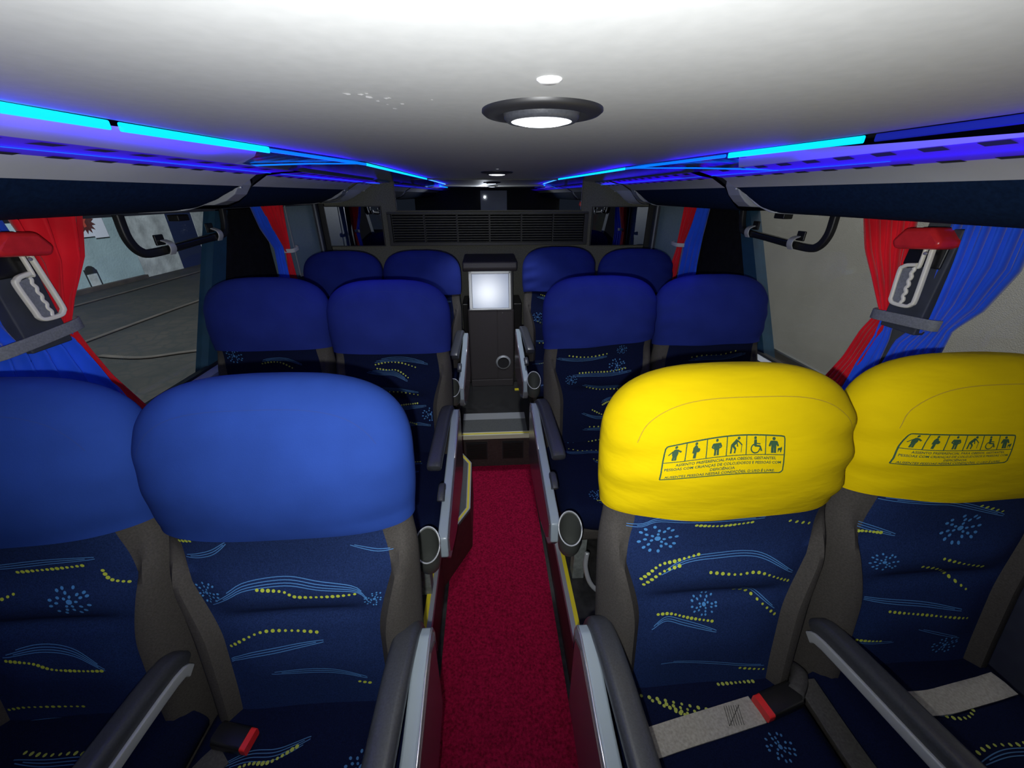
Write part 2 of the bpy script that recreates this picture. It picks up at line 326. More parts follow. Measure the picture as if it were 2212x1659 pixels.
def sign(S, corners, arc, parent, lab):
    (tl, tr, br, bl) = corners
    def Q(u, v):
        x = lerp(lerp(bl[0], br[0], u), lerp(tl[0], tr[0], u), v); t = lerp(lerp(bl[1], br[1], u), lerp(tl[1], tr[1], u), v)
        return x, t + arc * math.sin(PI * u) * (.6 + .4 * v)
    mb = MB()
    def pt(u, v, off=.0016): x, t = Q(u, v); return S.P(x, t, off)
    def line(pts, w):
        out = []
        for (a, b) in zip(pts, pts[1:]):
            n = max(2, int(14 * math.hypot(b[0] - a[0], (b[1] - a[1]) * .4)))
            out += [Q(lerp(a[0], b[0], i / n), lerp(a[1], b[1], i / n)) for i in range(n)]
        out.append(Q(*pts[-1])); ribbon(mb, S, out, w, 0, .0018)
    line([(.03, 1), (.97, 1)], .0011); line([(.97, 1), (.995, .99), (1, .93), (1, .07), (.985, .01), (.97, 0)], .0011)
    line([(.97, 0), (0, 0)], .0008); line([(0, 0), (0, .93), (.01, .99), (.03, 1)], .0011); line([(0, .5), (1, .5)], .0006)
    for i in range(1, 6): line([(i / 6, .5), (i / 6, 1)], .0008)
    def cell(i, x, y): return ((i + .06 + x * .88) / 6, .53 + y * .44)
    def pdisc(i, x, y, rx, ry, n=12): mb.add([pt(*cell(i, x + rx * math.cos(2*PI*k/n), y + ry * math.sin(2*PI*k/n))) for k in range(n)], [tuple(range(n))])
    def poly(i, pts): mb.add([pt(*cell(i, *p)) for p in pts], [tuple(range(len(pts)))])
    def bar(i, a, b, w):
        dx, dy = b[0] - a[0], b[1] - a[1]; L = math.hypot(dx, dy); nx, ny = -dy / L * w, dx / L * w
        poly(i, [(a[0]-nx, a[1]-ny), (b[0]-nx, b[1]-ny), (b[0]+nx, b[1]+ny), (a[0]+nx, a[1]+ny)])
    pdisc(0, .52, .90, .08, .09); pdisc(0, .5, .52, .17, .27); bar(0, (.42, .7), (.16, .42), .035); bar(0, (.58, .72), (.82, .55), .05); bar(0, (.44, .4), (.42, .04), .06); bar(0, (.56, .4), (.55, .04), .06)
    pdisc(1, .48, .90, .08, .09); pdisc(1, .46, .58, .13, .24); pdisc(1, .58, .5, .13, .13); bar(1, (.45, .45), (.42, .03), .08); bar(1, (.36, .7), (.32, .35), .04)
    pdisc(2, .5, .90, .08, .09); poly(2, [(.3, .74), (.7, .74), (.64, .34), (.36, .34)]); bar(2, (.32, .72), (.24, .5), .05); bar(2, (.24, .5), (.5, .42), .04); bar(2, (.68, .72), (.76, .5), .05); bar(2, (.76, .5), (.55, .42), .04); bar(2, (.43, .36), (.42, .03), .06); bar(2, (.57, .36), (.58, .03), .06)
    pdisc(3, .62, .9, .09, .09); bar(3, (.55, .8), (.24, .48), .10); bar(3, (.55, .78), (.82, .5), .035); bar(3, (.5, .7), (.56, .42), .035); bar(3, (.22, .52), (.18, .05), .05); bar(3, (.3, .48), (.44, .3), .06); bar(3, (.44, .32), (.4, .05), .045); bar(3, (.8, .52), (.78, .08), .018)
    pdisc(4, .45, .9, .08, .09); bar(4, (.46, .8), (.46, .42), .08); bar(4, (.44, .44), (.74, .42), .05); bar(4, (.72, .44), (.84, .14), .05); bar(4, (.5, .58), (.76, .55), .03)
    for k in range(16):
        a0 = math.radians(100 + 260 * k / 16); a1 = math.radians(100 + 260 * (k + 1) / 16)
        poly(4, [(.47 + r_ * .3 / .3 * math.cos(a), .28 + r_ * 1.05 * math.sin(a)) for r_, a in ((.28, a0), (.28, a1), (.21, a1), (.21, a0))])
    pdisc(5, .42, .88, .1, .1); poly(5, [(.24, .76), (.6, .76), (.56, .34), (.28, .34)]); bar(5, (.26, .72), (.16, .42), .06); bar(5, (.58, .72), (.68, .44), .06); bar(5, (.34, .36), (.34, .03), .08); bar(5, (.5, .36), (.5, .03), .07); poly(5, [(.66, .32), (.84, .36), (.9, .44), (.92, .3), (.86, .08), (.8, .08), (.8, .2), (.72, .2), (.7, .08), (.66, .08)])
    for txt, u0, u1, v in TXT:
        vs, fs = text_mesh(txt); x0 = min(a for a, b in vs); x1 = max(a for a, b in vs); k = (u1 - u0) / (x1 - x0)
        mb.add([pt(u0 + (a - x0) * k, v + b * .098, .0020) for a, b in vs], fs)
    o = mb.build('printed_sign', M['print'], parent, recalc=False); tag(o, lab); return o

# ------------------------------------------------------------------ seats
ANG = math.radians(10)
def make_seat(key, x, Oy, Oz, colour, label, hem=.55, skew=0, wr=0, group='double coach seats along the aisle', fine=False):
    root = empty('bus_seat', (x, Oy, .26), label, 'seat', group)
    rng = random.Random(key)
    L = .82; w0 = {'f': .2305, 'a': .232, 'b': .226}[key[0]]
    S0 = Vector((0, 0, Oz - .26)); es = Vector((0, math.sin(ANG), math.cos(ANG))); en = Vector((0, -math.cos(ANG), math.sin(ANG)))
    def wid(s, a=0):
        w = w0 - .008 * sst(.5, .1, s) if s < .5 else w0
        w -= .007 * math.exp(-((s - .545) / .045) ** 2)
        Lt = L + a; s1 = L - .15
        if s > s1: w = w * max(0, 1 - ((s - s1) / (Lt - s1)) ** 2.9) ** (1 / 2.9)
        return w + a * .8
    def thk(s, a=0):
        t = .058 + .006 * sst(.5, .6, s); s2 = L - .085
        if s > s2: t *= max(0, 1 - ((s - s2) / (L + a - s2)) ** 2.2) ** .5
        return t + a
    def edge(u): return max(0, 1 - abs(u) ** 3.2) ** (1 / 2.2)
    def pw(s): return .150 + .050 * sst(.30, .53, s) + .008 * sst(.2, 0, s)
    def nf(px, s, a=0):
        w = max(.001, wid(s, a)); t = thk(s, a); u = max(-1, min(1, px / w)); e = edge(u)
        n = -.058 + t * e
        n += .034 * math.exp(-((s - .655) / .10) ** 2) * e * (1 - .25 * u * u) * (1 if s < .75 else max(0, 1 - (s - .75) / .09))
        p = pw(s)
        if s < .56:
            v = (abs(px) - p) / max(.01, w - p)
            f = sst(.56, .42, s) * (.55 + .45 * sst(0, .12, s))
            if v > 0: n += .030 * math.sin(PI * min(1, v ** .75)) * f
            else:
                n -= .010 * (1 - (px / p) ** 2) * f
                c = max(0, 1 - (px / (p * .93)) ** 4)
                n += (.016 * math.exp(-((s - .415) / .04) ** 2) - .012 * math.exp(-((s - .358) / .016) ** 2) + .014 * math.exp(-((s - .25) / .08) ** 2)) * c
        return n
    S = Surf(S0, es, en, nf)
    levels = [i * .55 / 66 for i in range(67)] + [.57 + i * .02 for i in range(9)] + [L - .085 * math.cos(i / 10 * PI / 2) for i in range(11)]
    levels = sorted(set(round(min(v, L - .0004), 5) for v in levels))
    def ringx(s, a=0, nc=16, nw=7):
        w = wid(s, a); p = min(pw(s), w * .8)
        xs = [-(p + (w - p) * math.sin(j / nw * PI / 2)) for j in range(nw, 0, -1)] + [lerp(-p, p, i / nc) for i in range(nc + 1)] + [(p + (w - p) * math.sin(j / nw * PI / 2)) for j in range(1, nw + 1)]
        return xs, w
    mb = MB(); rings = []
    for s in levels:
        xs, w = ringx(s)
        r = [S.P(q, s) for q in xs]
        bx = [w * math.cos(PI * k / 12) for k in range(1, 12)]
        r += [S.P(q, s, 0, -.058 - thk(s) * edge(q / max(w, .001)) ) for q in bx]
        rings.append(r)
    C = len(rings[0]); o = 0
    mb.v = [tuple(p) for r in rings for p in r]
    for i in range(len(rings) - 1):
        for j in range(C):
            k = (j + 1) % C; mb.f.append((i*C+j, i*C+k, (i+1)*C+k, (i+1)*C+j)); mb.m.append(0 if 7 <= j < 23 else 1)
    mb.add(rings[0], [tuple(range(C))], 1); mb.add(rings[-1], [tuple(range(C))], 1)
    # the printed motif and the seams of the fabric belong to the same mesh
    items = DEC.get(key) or random_items(rng, .16, .06, .54)
    decals(mb, S, items, pw)
    q2 = '' if key[0] == 'f' else '2'  # rear rows take the copies with shade in their colour
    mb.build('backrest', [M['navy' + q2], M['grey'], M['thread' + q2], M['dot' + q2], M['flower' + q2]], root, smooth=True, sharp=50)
    # headrest cover
    A = .007
    def cn(px, s):
        n = nf(px, s, A); u = abs(px) / w0
        wsd = sst(.45, .95, u)
        n += wr * .0055 * math.sin(95 * s + 16 * abs(px) + (4 if px > 0 else 0)) * wsd * sst(.80, .72, s)
        n += wr * .0035 * math.sin(55 * (s - .25 * px) + 1) * sst(.62, .55, s)
        n += .0022 * math.exp(-((s - hem - .006) / .004) ** 2)
        return n
    CS = Surf(S0, es, en, cn)
    cov = MB(); NR = 34; crow = []
    for i in range(NR + 1):
        f = math.sin(i / NR * PI / 2) if i > 0 else 0
        f = .5 * f + .5 * i / NR if i < NR else 1
        row = []
        def sv(q): return lerp(hem + skew * q / w0 + .003 * math.sin(q * 30) * wr, L + A - .0006, f)
        sm = sv(0); w = wid(sm, A)
        front = [-w * math.cos(PI * j / 40) for j in range(41)]
        for q in front: ss = sv(q) if i < NR else sm; row.append(CS.P(q * wid(ss, A) / max(w, 1e-4), ss))
        for j in range(1, 24):
            q = w * math.cos(PI * j / 24); ss = sm; ss = lerp(sv(q), sm, 0) if i < NR else sm
            row.append(CS.P(q * wid(ss, A) / max(w, 1e-4), ss, 0, -.058 - thk(ss, A) * edge(q / max(w, .001))))
        crow.append(row)
    cov.grid(crow, 0, True); cov.add(crow[-1], [tuple(range(len(crow[-1])))], 0)
    # seam line following the shoulder of the cover
    sm = []
    for i in range(61):
        a = math.radians(22 + 132 * i / 60); cc, s_ = math.cos(a), math.sin(a)
        sm.append((-.203 * math.copysign(abs(cc) ** .62, cc), .62 + .165 * math.copysign(abs(s_) ** .62, s_)))
    ribbon(cov, CS, sm, .0006 if colour == 'yellow' else .0004, 1, .0010)
    cm = M['yellow'] if colour == 'yellow' else (M['blue'] if key[0] == 'f' else M['blue2'])  # rear rows take the cover copy darkened for dim light
    c = cov.build('headrest_cover', [cm, M['yseam'] if colour == 'yellow' else M['bseam']], root, smooth=True, sharp=60)
    tag(c, colour + ' stretch fabric headrest cover')
    if key == 'f3': sign(CS, [(-.151, .708), (.045, .724), (.042, .664), (-.159, .650)], .011, c, 'dark green outlined priority seat print, arched across the yellow cover')
    if key == 'f4': sign(CS, [(-.180, .702), (-.012, .703), (-.022, .655), (-.198, .643)], .002, c, 'dark green priority seat print, slanted on the yellow cover')
    # cushion
    a2 = math.radians(3); LC = .455
    ces = Vector((0, -math.cos(a2), math.sin(a2))); cen = Vector((0, math.sin(a2), math.cos(a2)))
    def cw(s):
        w = .225
        if s > LC - .12: w *= max(0, 1 - ((s - LC + .12) / .121) ** 3) ** (1 / 2.6)
        return w
    def ct(s):
        t = .05
        if s > LC - .05: t *= max(0, 1 - ((s - LC + .05) / .0505) ** 2.2) ** .5
        return t
    def cf(px, s):
        w = max(.001, cw(s)); u = min(1, abs(px / w)); e = max(0, 1 - u ** 4) ** (1 / 2.4)
        return -.05 + ct(s) * e + .010 * (sst(.55, .85, u) * (1 - sst(.85, 1, u))) * sst(LC, LC - .1, s) - .006 * math.exp(-((s - .30) / .01) ** 2) * (1 - u)
    CU = Surf(Vector((0, .03, Oz - .26 + .115)), ces, cen, cf)
    cb = MB(); rr = []
    for s in [i * (LC - .12) / 16 for i in range(17)] + [LC - .12 * math.cos(i / 12 * PI / 2) for i in range(1, 13)]:
        s = min(s, LC - .0006); w = cw(s)
        r = [CU.P(-w * math.cos(PI * j / 28), s) for j in range(29)]
        r += [CU.P(w * math.cos(PI * j / 14), s, 0, -.05 - ct(s) * max(0, 1 - abs(math.cos(PI * j / 14)) ** 4) ** (1 / 2.4)) for j in range(1, 14)]
        rr.append(r)
    cb.grid(rr, 0, True); cb.add(rr[0], [tuple(range(len(rr[0])))], 0); cb.add(rr[-1], [tuple(range(len(rr[-1])))], 0)
    items = random_items(random.Random(key + 'c'), .17, .08, .43, .085)
    if key == 'f3':
        items = [('d', 9, [(-.135 + .02 * i, .018 + i * .011), (-.01, .052 + i * .010)]) for i in range(4)] + [('d', 9, [(.04, .008), (.12, .006)]), ('f', .026, [(.10, .12)]), ('d', 5, [(.12, .23), (.17, .225)])]
    decals(cb, CU, items, lambda s: max(.0, cw(s) - .02))
    cb.build('seat_cushion', [M['navy2'], M['grey'], M['thread2'], M['dot2'], M['flower2']], root, smooth=True, sharp=50)  # cushions use the copies with shade in their colour
    # grey pan, back joint and legs
    z0 = Oz - .26
    fb = MB(); fb.prism([(.03, z0 + .02), (.03, z0 - .12), (-.35, z0 - .06), (-.395, z0 - .01), (-.395, z0 + .035)], 'x', -.205, .205)
    fb.build('seat_pan', M['grey'], root, bevel=.008)
    for q in (-.14, .13):
        lb = MB(); lb.prism([(-.375, .0), (-.33, 0), (-.31, z0 - .05), (-.37, z0 - .03)], 'x', q - .022, q + .022); lb.build('leg', M['leg'], root, bevel=.003)
        lb = MB(); lb.prism([(-.02, .0), (.03, 0), (.03, z0 - .10), (-.04, z0 - .10)], 'x', q - .022, q + .022); lb.build('leg', M['leg'], root, bevel=.003)
    return root, CU

def make_armrest(root, x, Oy, panel_x, sgn, dz=0):
    """sgn: +1 when the aisle is on the +x side"""
    px = panel_x - x; z = .26
    def A(q): return [(y, zz - z + dz) for y, zz in q]
    prof = A([(.085, .765), (.075, .795), (.05, .808), (-.02, .803), (-.10, .785), (-.30, .757), (-.50, .733), (-.535, .722), (-.545, .66), (-.50, .60), (-.35, .53), (-.05, .50), (.07, .52)])
    mb = MB(); mb.prism(prof, 'x', px - .014, px + .014, 0)
    arm = mb.build('armrest', [M['panel']], root, bevel=.005, smooth=True, sharp=35)
    # glossy side plate facing the aisle, framed by a chrome line
    sp = MB(); q = A([(.07, .755), (.03, .785), (-.10, .765), (-.30, .737), (-.52, .708), (-.525, .66), (-.48, .61), (-.34, .545), (-.05, .515), (.06, .53)])
    sp.prism(q, 'x', px + sgn * .013, px + sgn * .0175); sp.build('side_plate', M['panelside'], arm, bevel=.002)
    cl = MB(); cl.tube([(px + sgn * .014, y, zz) for y, zz in A([(.083, .70), (.083, .765), (.072, .795), (.045, .806), (-.02, .800), (-.10, .781), (-.22, .766)])], .0028, n=6, side=(1, 0, 0)); cl.build('chrome_edge', M['chrome'], arm, smooth=True)
    pad = MB(); path = smooth_path([(px - sgn * .030, .09, .735 - z + dz), (px - sgn * .030, .082, .775 - z + dz), (px - sgn * .031, .055, .806 - z + dz), (px - sgn * .035, -.02, .816 - z + dz), (px - sgn * .040, -.15, .808 - z + dz), (px - sgn * .045, -.27, .795 - z + dz), (px - sgn * .046, -.305, .785 - z + dz)], 4)
    def sec(t): k = 1 if t < .93 else (1 - ((t - .93) / .072) ** 2) ** .5; k = k if t > .05 else .8 + 4 * t; return rrect(.050 * max(.3, k), .036 * max(.3, k), .015 * max(.3, k))
    pad.sweep(path, sec, 0, (1, 0, 0)); pad.build('armrest_pad', M['pad'], arm, smooth=True, sharp=50)
    b = MB(); b.sweep([(px - sgn * .012, -.375, .772 - z + dz), (px - sgn * .012, -.385, .778 - z + dz), (px - sgn * .012, -.42, .773 - z + dz), (px - sgn * .012, -.43, .765 - z + dz)], rrect(.022, .026, .008), 0, (1, 0, 0)); b.build('recline_lever', M['pad'], arm, smooth=True, sharp=50)
    c = Vector((px - sgn * .036, -.568, .652 - z + dz)); K = .85
    def cupv(r, h, a):
        x_, y_ = r * math.cos(a), r * math.sin(a); return (c.x + x_, c.y + y_, c.z + h + max(0, h - .03) / .05 * K * y_)
    cp = MB(); cp.grid([[cupv(r, h, 2 * PI * i / 36) for i in range(36)] for r, h in [(.0005, 0), (.025, 0), (.030, .010), (.0335, .03), (.0345, .083), (.0345, .086), (.031, .086), (.030, .03), (.024, .016), (.0005, .016)]], 0, True)
    cp.build('cup_holder', M['cup'], arm, smooth=True, sharp=40)
    rg = MB(); rg.tube([cupv(.0335, .087, 2 * PI * i / 32) for i in range(33)], .0022, n=6); rg.build('cup_rim', M['satin'], arm, smooth=True)
    return arm
def make_middle_arm(root, dx, tilt):
    z = .26
    mb = MB(); p = [(dx, .05, .755 - z), (dx, .02, .775 - z), (dx, -.15, .775 + tilt * .17 - z), (dx, -.33, .775 + tilt * .35 - z), (dx, -.36, .765 + tilt * .38 - z)]
    mb.sweep(smooth_path(p, 4), rrect(.040, .055, .013), 0, (1, 0, 0))
    a = mb.build('middle_armrest', M['pad'], root, smooth=True, sharp=50)
    s = -1 if dx > 0 else 1
    mb = MB(); p = [(dx + s * .022, y, zz - .012) for _, y, zz in p]; mb.sweep(smooth_path(p, 4), rrect(.008, .022, .003), 0, (1, 0, 0)); mb.build('armrest_trim', M['satin'], a, smooth=True, sharp=50)

SEATS = {
 'f1': (-.852, .436, .517, 'blue', 'left window seat of the nearest row, bright blue cover, cut by the left photo edge', .55, .012, .2),
 'f2': (-.385, .427, .517, 'blue', 'left aisle seat of the nearest row with large bright blue headrest cover', .55, -.004, .2),
 'f3': (.438, .414, .522, 'yellow', 'right aisle seat of the nearest row, yellow headrest cover with arched priority sign', .562, .003, .8),
 'f4': (.915, .423, .527, 'yellow', 'right window seat of the nearest row, yellow headrest cover with slanted priority sign', .562, -.006, .8),
 'a1': (-.875, 1.382, .507, 'blue', 'left window seat of the middle row, smooth dark blue headrest cover', .55, .0, .2),
 'a2': (-.392, 1.331, .502, 'blue', 'left aisle seat of the middle row, dark blue cover, behind the big bright blue seat', .55, -.004, .1),
 'a3': (.456, 1.365, .502, 'blue', 'right aisle seat of the middle row, blue cover with hem rising to the right', .552, .018, .6),
 'a4': (.92, 1.356, .504, 'blue', 'right window seat of the middle row, dark blue cover seen against the grey outside wall', .548, .004, .5),
 'b1': (-.868, 2.253, .494, 'blue', 'left window seat of the last row below the small rear wall mirror', .57, 0, .2),
 'b2': (-.40, 2.247, .494, 'blue', 'left aisle seat of the last row beside the black console', .57, 0, .2),
 'b3': (.446, 2.308, .502, 'blue', 'right aisle seat of the last row beside the black console, creased dark blue cover', .562, .004, 1),
 'b4': (.902, 2.207, .500, 'blue', 'right window seat of the last row, wrinkled dark blue cover', .57, 0, 1),
}
roots = {}
for k, (x, oy, oz, colr, lab, hem, skew, wr) in SEATS.items():
    roots[k] = make_seat(k, x, oy, oz, colr, lab, hem, skew, wr)
for k in ('f2', 'a2', 'b2'):
    x, oy = SEATS[k][:2]; make_armrest(roots[k][0], x, oy, -.150, 1, .02 if k == 'b2' else 0); make_middle_arm(roots[k][0], -.255 if k == 'f2' else -.24, .10)
for k in ('f3', 'a3', 'b3'):
    x, oy = SEATS[k][:2]; make_armrest(roots[k][0], x, oy, .180, -1, .02 if k == 'b3' else 0); make_middle_arm(roots[k][0], .255 if k == 'f3' else .235, .22)
# seat belts
def strap(mb, CU, pts, w, mi=0, off=.008):
    P = resample(pts, 16); rows = []
    for i, (x, t) in enumerate(P):
        a = P[max(0, i-1)]; b = P[min(15, i+1)]; dx, dy = b[0]-a[0], b[1]-a[1]; L = math.hypot(dx, dy); nx, ny = -dy/L*w, dx/L*w
        rows.append([CU.P(x-nx, t-ny, off), CU.P(x, t, off+.002), CU.P(x+nx, t+ny, off), CU.P(x+nx, t+ny, off-.003), CU.P(x-nx, t-ny, off-.003)])
    mb.grid(rows, mi, True)
def xy(CU, root, x, y): return (x - root.location.x, (root.location.y + .03 - y) / math.cos(math.radians(3)))
def buckle(CU, root, a, b, w, belt, col=M['redp']):
    pa = xy(CU, root, *a); pb = xy(CU, root, *b); mb = MB()
    A_ = CU.P(*pa, .020); B_ = CU.P(*pb, .026); d = (B_ - A_); sec = rrect(w, .024, .006)
    mb.sweep([A_ + d * .16, A_ + d * .5, A_ + d * 1.0, A_ + d * 1.06], lambda t: rrect(w * (1 if t < .8 else .7), .026, .006), 0)
    mb.sweep([A_, A_ + d * .17], rrect(w * .96, .022, .004), 1)
    o = mb.build('buckle', [M['blackp'], col], belt, smooth=True, sharp=40); tag(o, 'black buckle with red release button')
r, CU = roots['f3']
mb = MB(); strap(mb, CU, [xy(CU, r, .244, .335), xy(CU, r, .335, .351), xy(CU, r, .438, .368), xy(CU, r, .53, .384)], .024)
# stitched box at the strap end
P0 = xy(CU, r, .472, .373)
for i in range(7):
    ribbon(mb, CU, [(P0[0] + i * .005 - .018, P0[1] + .016), (P0[0] + i * .005 - .010, P0[1] - .018)], .0006, 1, .0125)
ribbon(mb, CU, [(P0[0] - .018, P0[1] + .016), (P0[0] + .022, P0[1] - .018)], .0006, 1, .0125)
belt = mb.build('seat_belt', [M['belt'], M['beltdark']], r, smooth=True, sharp=60)
buckle(CU, r, (.53, .378), (.612, .396), .044, belt)
mb = MB(); mb.tube(smooth_path([r.matrix_world.inverted() @ Vector(p) if 0 else Vector(p) - r.location for p in ((.612, .396, .672), (.650, .43, .665), (.668, .47, .62))], 5), .016, n=8); mb.build('belt_stalk', M['beltdark'], belt, smooth=True)
mb = MB()
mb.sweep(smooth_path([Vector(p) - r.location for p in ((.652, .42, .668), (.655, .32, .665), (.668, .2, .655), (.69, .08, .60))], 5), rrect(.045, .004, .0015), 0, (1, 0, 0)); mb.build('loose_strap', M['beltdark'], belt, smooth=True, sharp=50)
r, CU = roots['f4']
mb = MB(); strap(mb, CU, [xy(CU, r, .79, .375), xy(CU, r, .893, .370), xy(CU, r, .968, .378), xy(CU, r, 1.09, .395)], .022); mb.build('seat_belt', M['belt'], r, smooth=True, sharp=60)
r, CU = roots['f2']
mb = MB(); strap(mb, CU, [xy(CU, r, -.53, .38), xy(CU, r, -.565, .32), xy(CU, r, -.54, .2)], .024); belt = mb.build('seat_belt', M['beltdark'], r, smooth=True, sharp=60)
buckle(CU, r, (-.478, .388), (-.545, .400), .038, belt)
# foot bar under the right middle seat
mb = MB(); mb.tube(smooth_path([Vector(p) - roots['a3'][0].location for p in ((.33, .96, .44), (.325, .94, .38), (.35, .91, .32), (.42, .90, .285), (.56, .90, .285))], 6), .009, n=10)
mb.build('foot_bar', M['satin'], roots['a3'][0], smooth=True)

# ------------------------------------------------------------------ shell: floors and platforms
XL, XR = -1.19, 1.245; YF, YB = -1.3, 3.1
ZC = 1.70
mb = MB(); mb.box((-1.3, YF, -.06), (1.35, YB + .05, 0)); struct('floor', mb, M['floor'], 'dark sunken aisle floor of the coach under the red carpet', 'floor')
mb = MB(); mb.box((-.215, YF + .02, 0), (.24, 2.02, .012)); tag(mb.build('aisle_carpet', M['carpet']), 'dark red carpet runner lying along the sunken aisle', 'carpet')
def platform(name, x0, x1, lab):
    mb = MB(); mb.box((x0, YF, 0), (x1, YB, .245), 0); mb.box((x0, YF, .245), (x1, YB, .26), 1)
    return struct(name, mb, [M['maroon'], M['floor']], lab, 'platform')
pl = platform('trim_1', XL - .03, -.232, 'raised dark platform under the left seats'); pr = platform('trim_2', .257, XR + .03, 'raised dark platform under the right seats')
for p, x, s in ((pl, -.232, -1), (pr, .257, 1)):
    mb = MB(); mb.box((min(x - s * .004, x + s * .012), YF, .235), (max(x - s * .004, x + s * .012), 2.02, .264)); mb.build('nosing', M['satin'], p)
    mb = MB(); mb.box((min(x + s * .012, x + s * .027), YF, .255), (max(x + s * .012, x + s * .027), 2.02, .2655)); tag(mb.build('yellow_strip', M['yel'], p), 'yellow edge strip')
mb = MB(); mb.box((-.232, 2.03, 0), (.257, YB, .26)); landing = struct('trim_3', mb, M['floor'], 'glossy dark landing at the end of the aisle', 'platform')
mb = MB(); mb.box((-.232, 2.02, 0), (.257, 2.03, .235)); riser = mb.build('riser', M['brown'], landing)
mb = MB(); mb.box((-.232, 2.0, .235), (.257, 2.035, .264), 0); mb.box((-.232, 2.012, .264), (.257, 2.022, .2655), 1); tag(mb.build('nosing', [M['palestrip'], M['yel']], landing), 'pale metal strip with a thin yellow line')
for gx in (-.17, .06):
    mb = MB(); mb.box((gx, 2.012, .07), (gx + .135, 2.02, .20), 0)
    for i in range(15): mb.box((gx + .006, 2.009, .077 + i * .008), (gx + .129, 2.013, .080 + i * .008), 1)
    tag(mb.build('riser_grille', [M['slot'], M['mesh']], riser), 'dark louvred air grille')
# grey landing plate; its pale band is a painted floor reflection
mb = MB(); mb.box((-.19, 2.04, .26), (.22, 2.19, .2615), 1); mb.box((-.19, 2.19, .26), (.22, 2.27, .2625), 0); tag(mb.build('plate_and_reflection', [M['satin'], M['treadgrey']], landing), 'grey plate across the landing with a pale painted reflection band')
# octagonal step beside the left platform
op = [(-.232, 1.17), (-.115, 1.385), (-.120, 1.73), (-.205, 1.875), (-.232, 1.875)]
st = empty('entry_step', (-.17, 1.5, 0), 'grey cut-corner step with yellow edge beside the left middle seat', 'step')
mb = MB(); mb.prism([(a + .17, b - 1.5) for a, b in op], 'z', .012, .25); mb.build('step_body', M['maroon'], st)
mb = MB(); mb.prism([(a + .17, b - 1.5) for a, b in op], 'z', .25, .264); mb.build('tread', M['treadgrey'], st)
mb = MB()
def border(inset, w, mi):
    pts = [Vector((-.232, 1.17)), Vector((-.115, 1.385)), Vector((-.120, 1.73)), Vector((-.205, 1.875))]
    out = []
    for i, p in enumerate(pts):
        a = pts[max(0, i - 1)]; b = pts[min(3, i + 1)]
        d1 = (p - a).normalized() if i else (b - p).normalized(); d2 = (b - p).normalized() if i < 3 else d1
        n = (Vector((-d1.y, d1.x)) + Vector((-d2.y, d2.x))).normalized(); k = 1 / max(.5, n.dot(Vector((-d2.y, d2.x))))
        out.append((p + n * inset * k, p + n * (inset + w) * k))
    mb.grid([[(a.x + .17, a.y - 1.5, .2655), (b.x + .17, b.y - 1.5, .2655)] for a, b in out], mi)
border(0, .006, 1); border(.006, .010, 0); border(.016, .004, 1)
tag(mb.build('edge_marking', [M['yel'], M['satin']], st), 'yellow and pale edge band')
vs, fs = text_mesh('S')
mb = MB(); mb.add([(-.055 + (b * -.0) + a * .045, -.235 + b * .055, .2657) for a, b in vs], fs); mb.box((-.05, -.02, .2645), (-.044, .15, .2657)); tag(mb.build('step_mark', M['yel'], st, recalc=False), 'yellow painted S and bar')

# ------------------------------------------------------------------ walls, windows
def wall_side(sgn, x, name, lab):
    t = x + sgn * .05; a, b = min(x, t), max(x, t)
    mb = MB(); mb.box((a, YF, 0), (b, YB, .93), 0); mb.box((a, YF, 1.535), (b, YB, 1.78), 0)
    w = struct(name, mb, M['wall'], lab, 'wall')
    mb = MB(); mb.box((min(x - sgn * .06, x), YF, .905), (max(x - sgn * .06, x), 2.26, .94), 0); mb.box((min(x - sgn * .012, x + sgn * .01), YF, .935), (max(x - sgn * .012, x + sgn * .01), 2.26, .95), 1)
    tag(mb.build('window_sill', [M['sill'], M['rubber']], w), 'pale plastic sill with black rubber edge')
    # front pillar with grey panel
    mb = MB(); mb.box((a, .955, .93), (b, 1.10, 1.535)); mb.build('pillar', M['pillar'], w)
    # slanted middle pillar: teal blue edge and black centre
    mb = MB(); mb.prism([(1.55, .93), (1.93, 1.54), (2.02, 1.54), (1.66, .93)], 'x', a, b); tag(mb.build('pillar', M['teal'], w), 'dark teal slanted pillar edge')
    mb = MB(); mb.prism([(1.66, .93), (2.02, 1.54), (2.30, 1.54), (2.30, .93)], 'x', a, b); tag(mb.build('pillar', M['black'], w), 'black slanted pillar')
    mb = MB(); mb.box((a, 3.03, .93), (b, YB, 1.535)); mb.box((a, 2.30, .93), (b, 3.03, 1.13)); mb.build('pillar', M['wall'], w)
    return w
wl = wall_side(-1, XL, 'wall_left', 'left side wall of the coach with window openings'); wr_ = wall_side(1, XR, 'wall_right', 'right side wall of the coach with window openings')
wn = 0
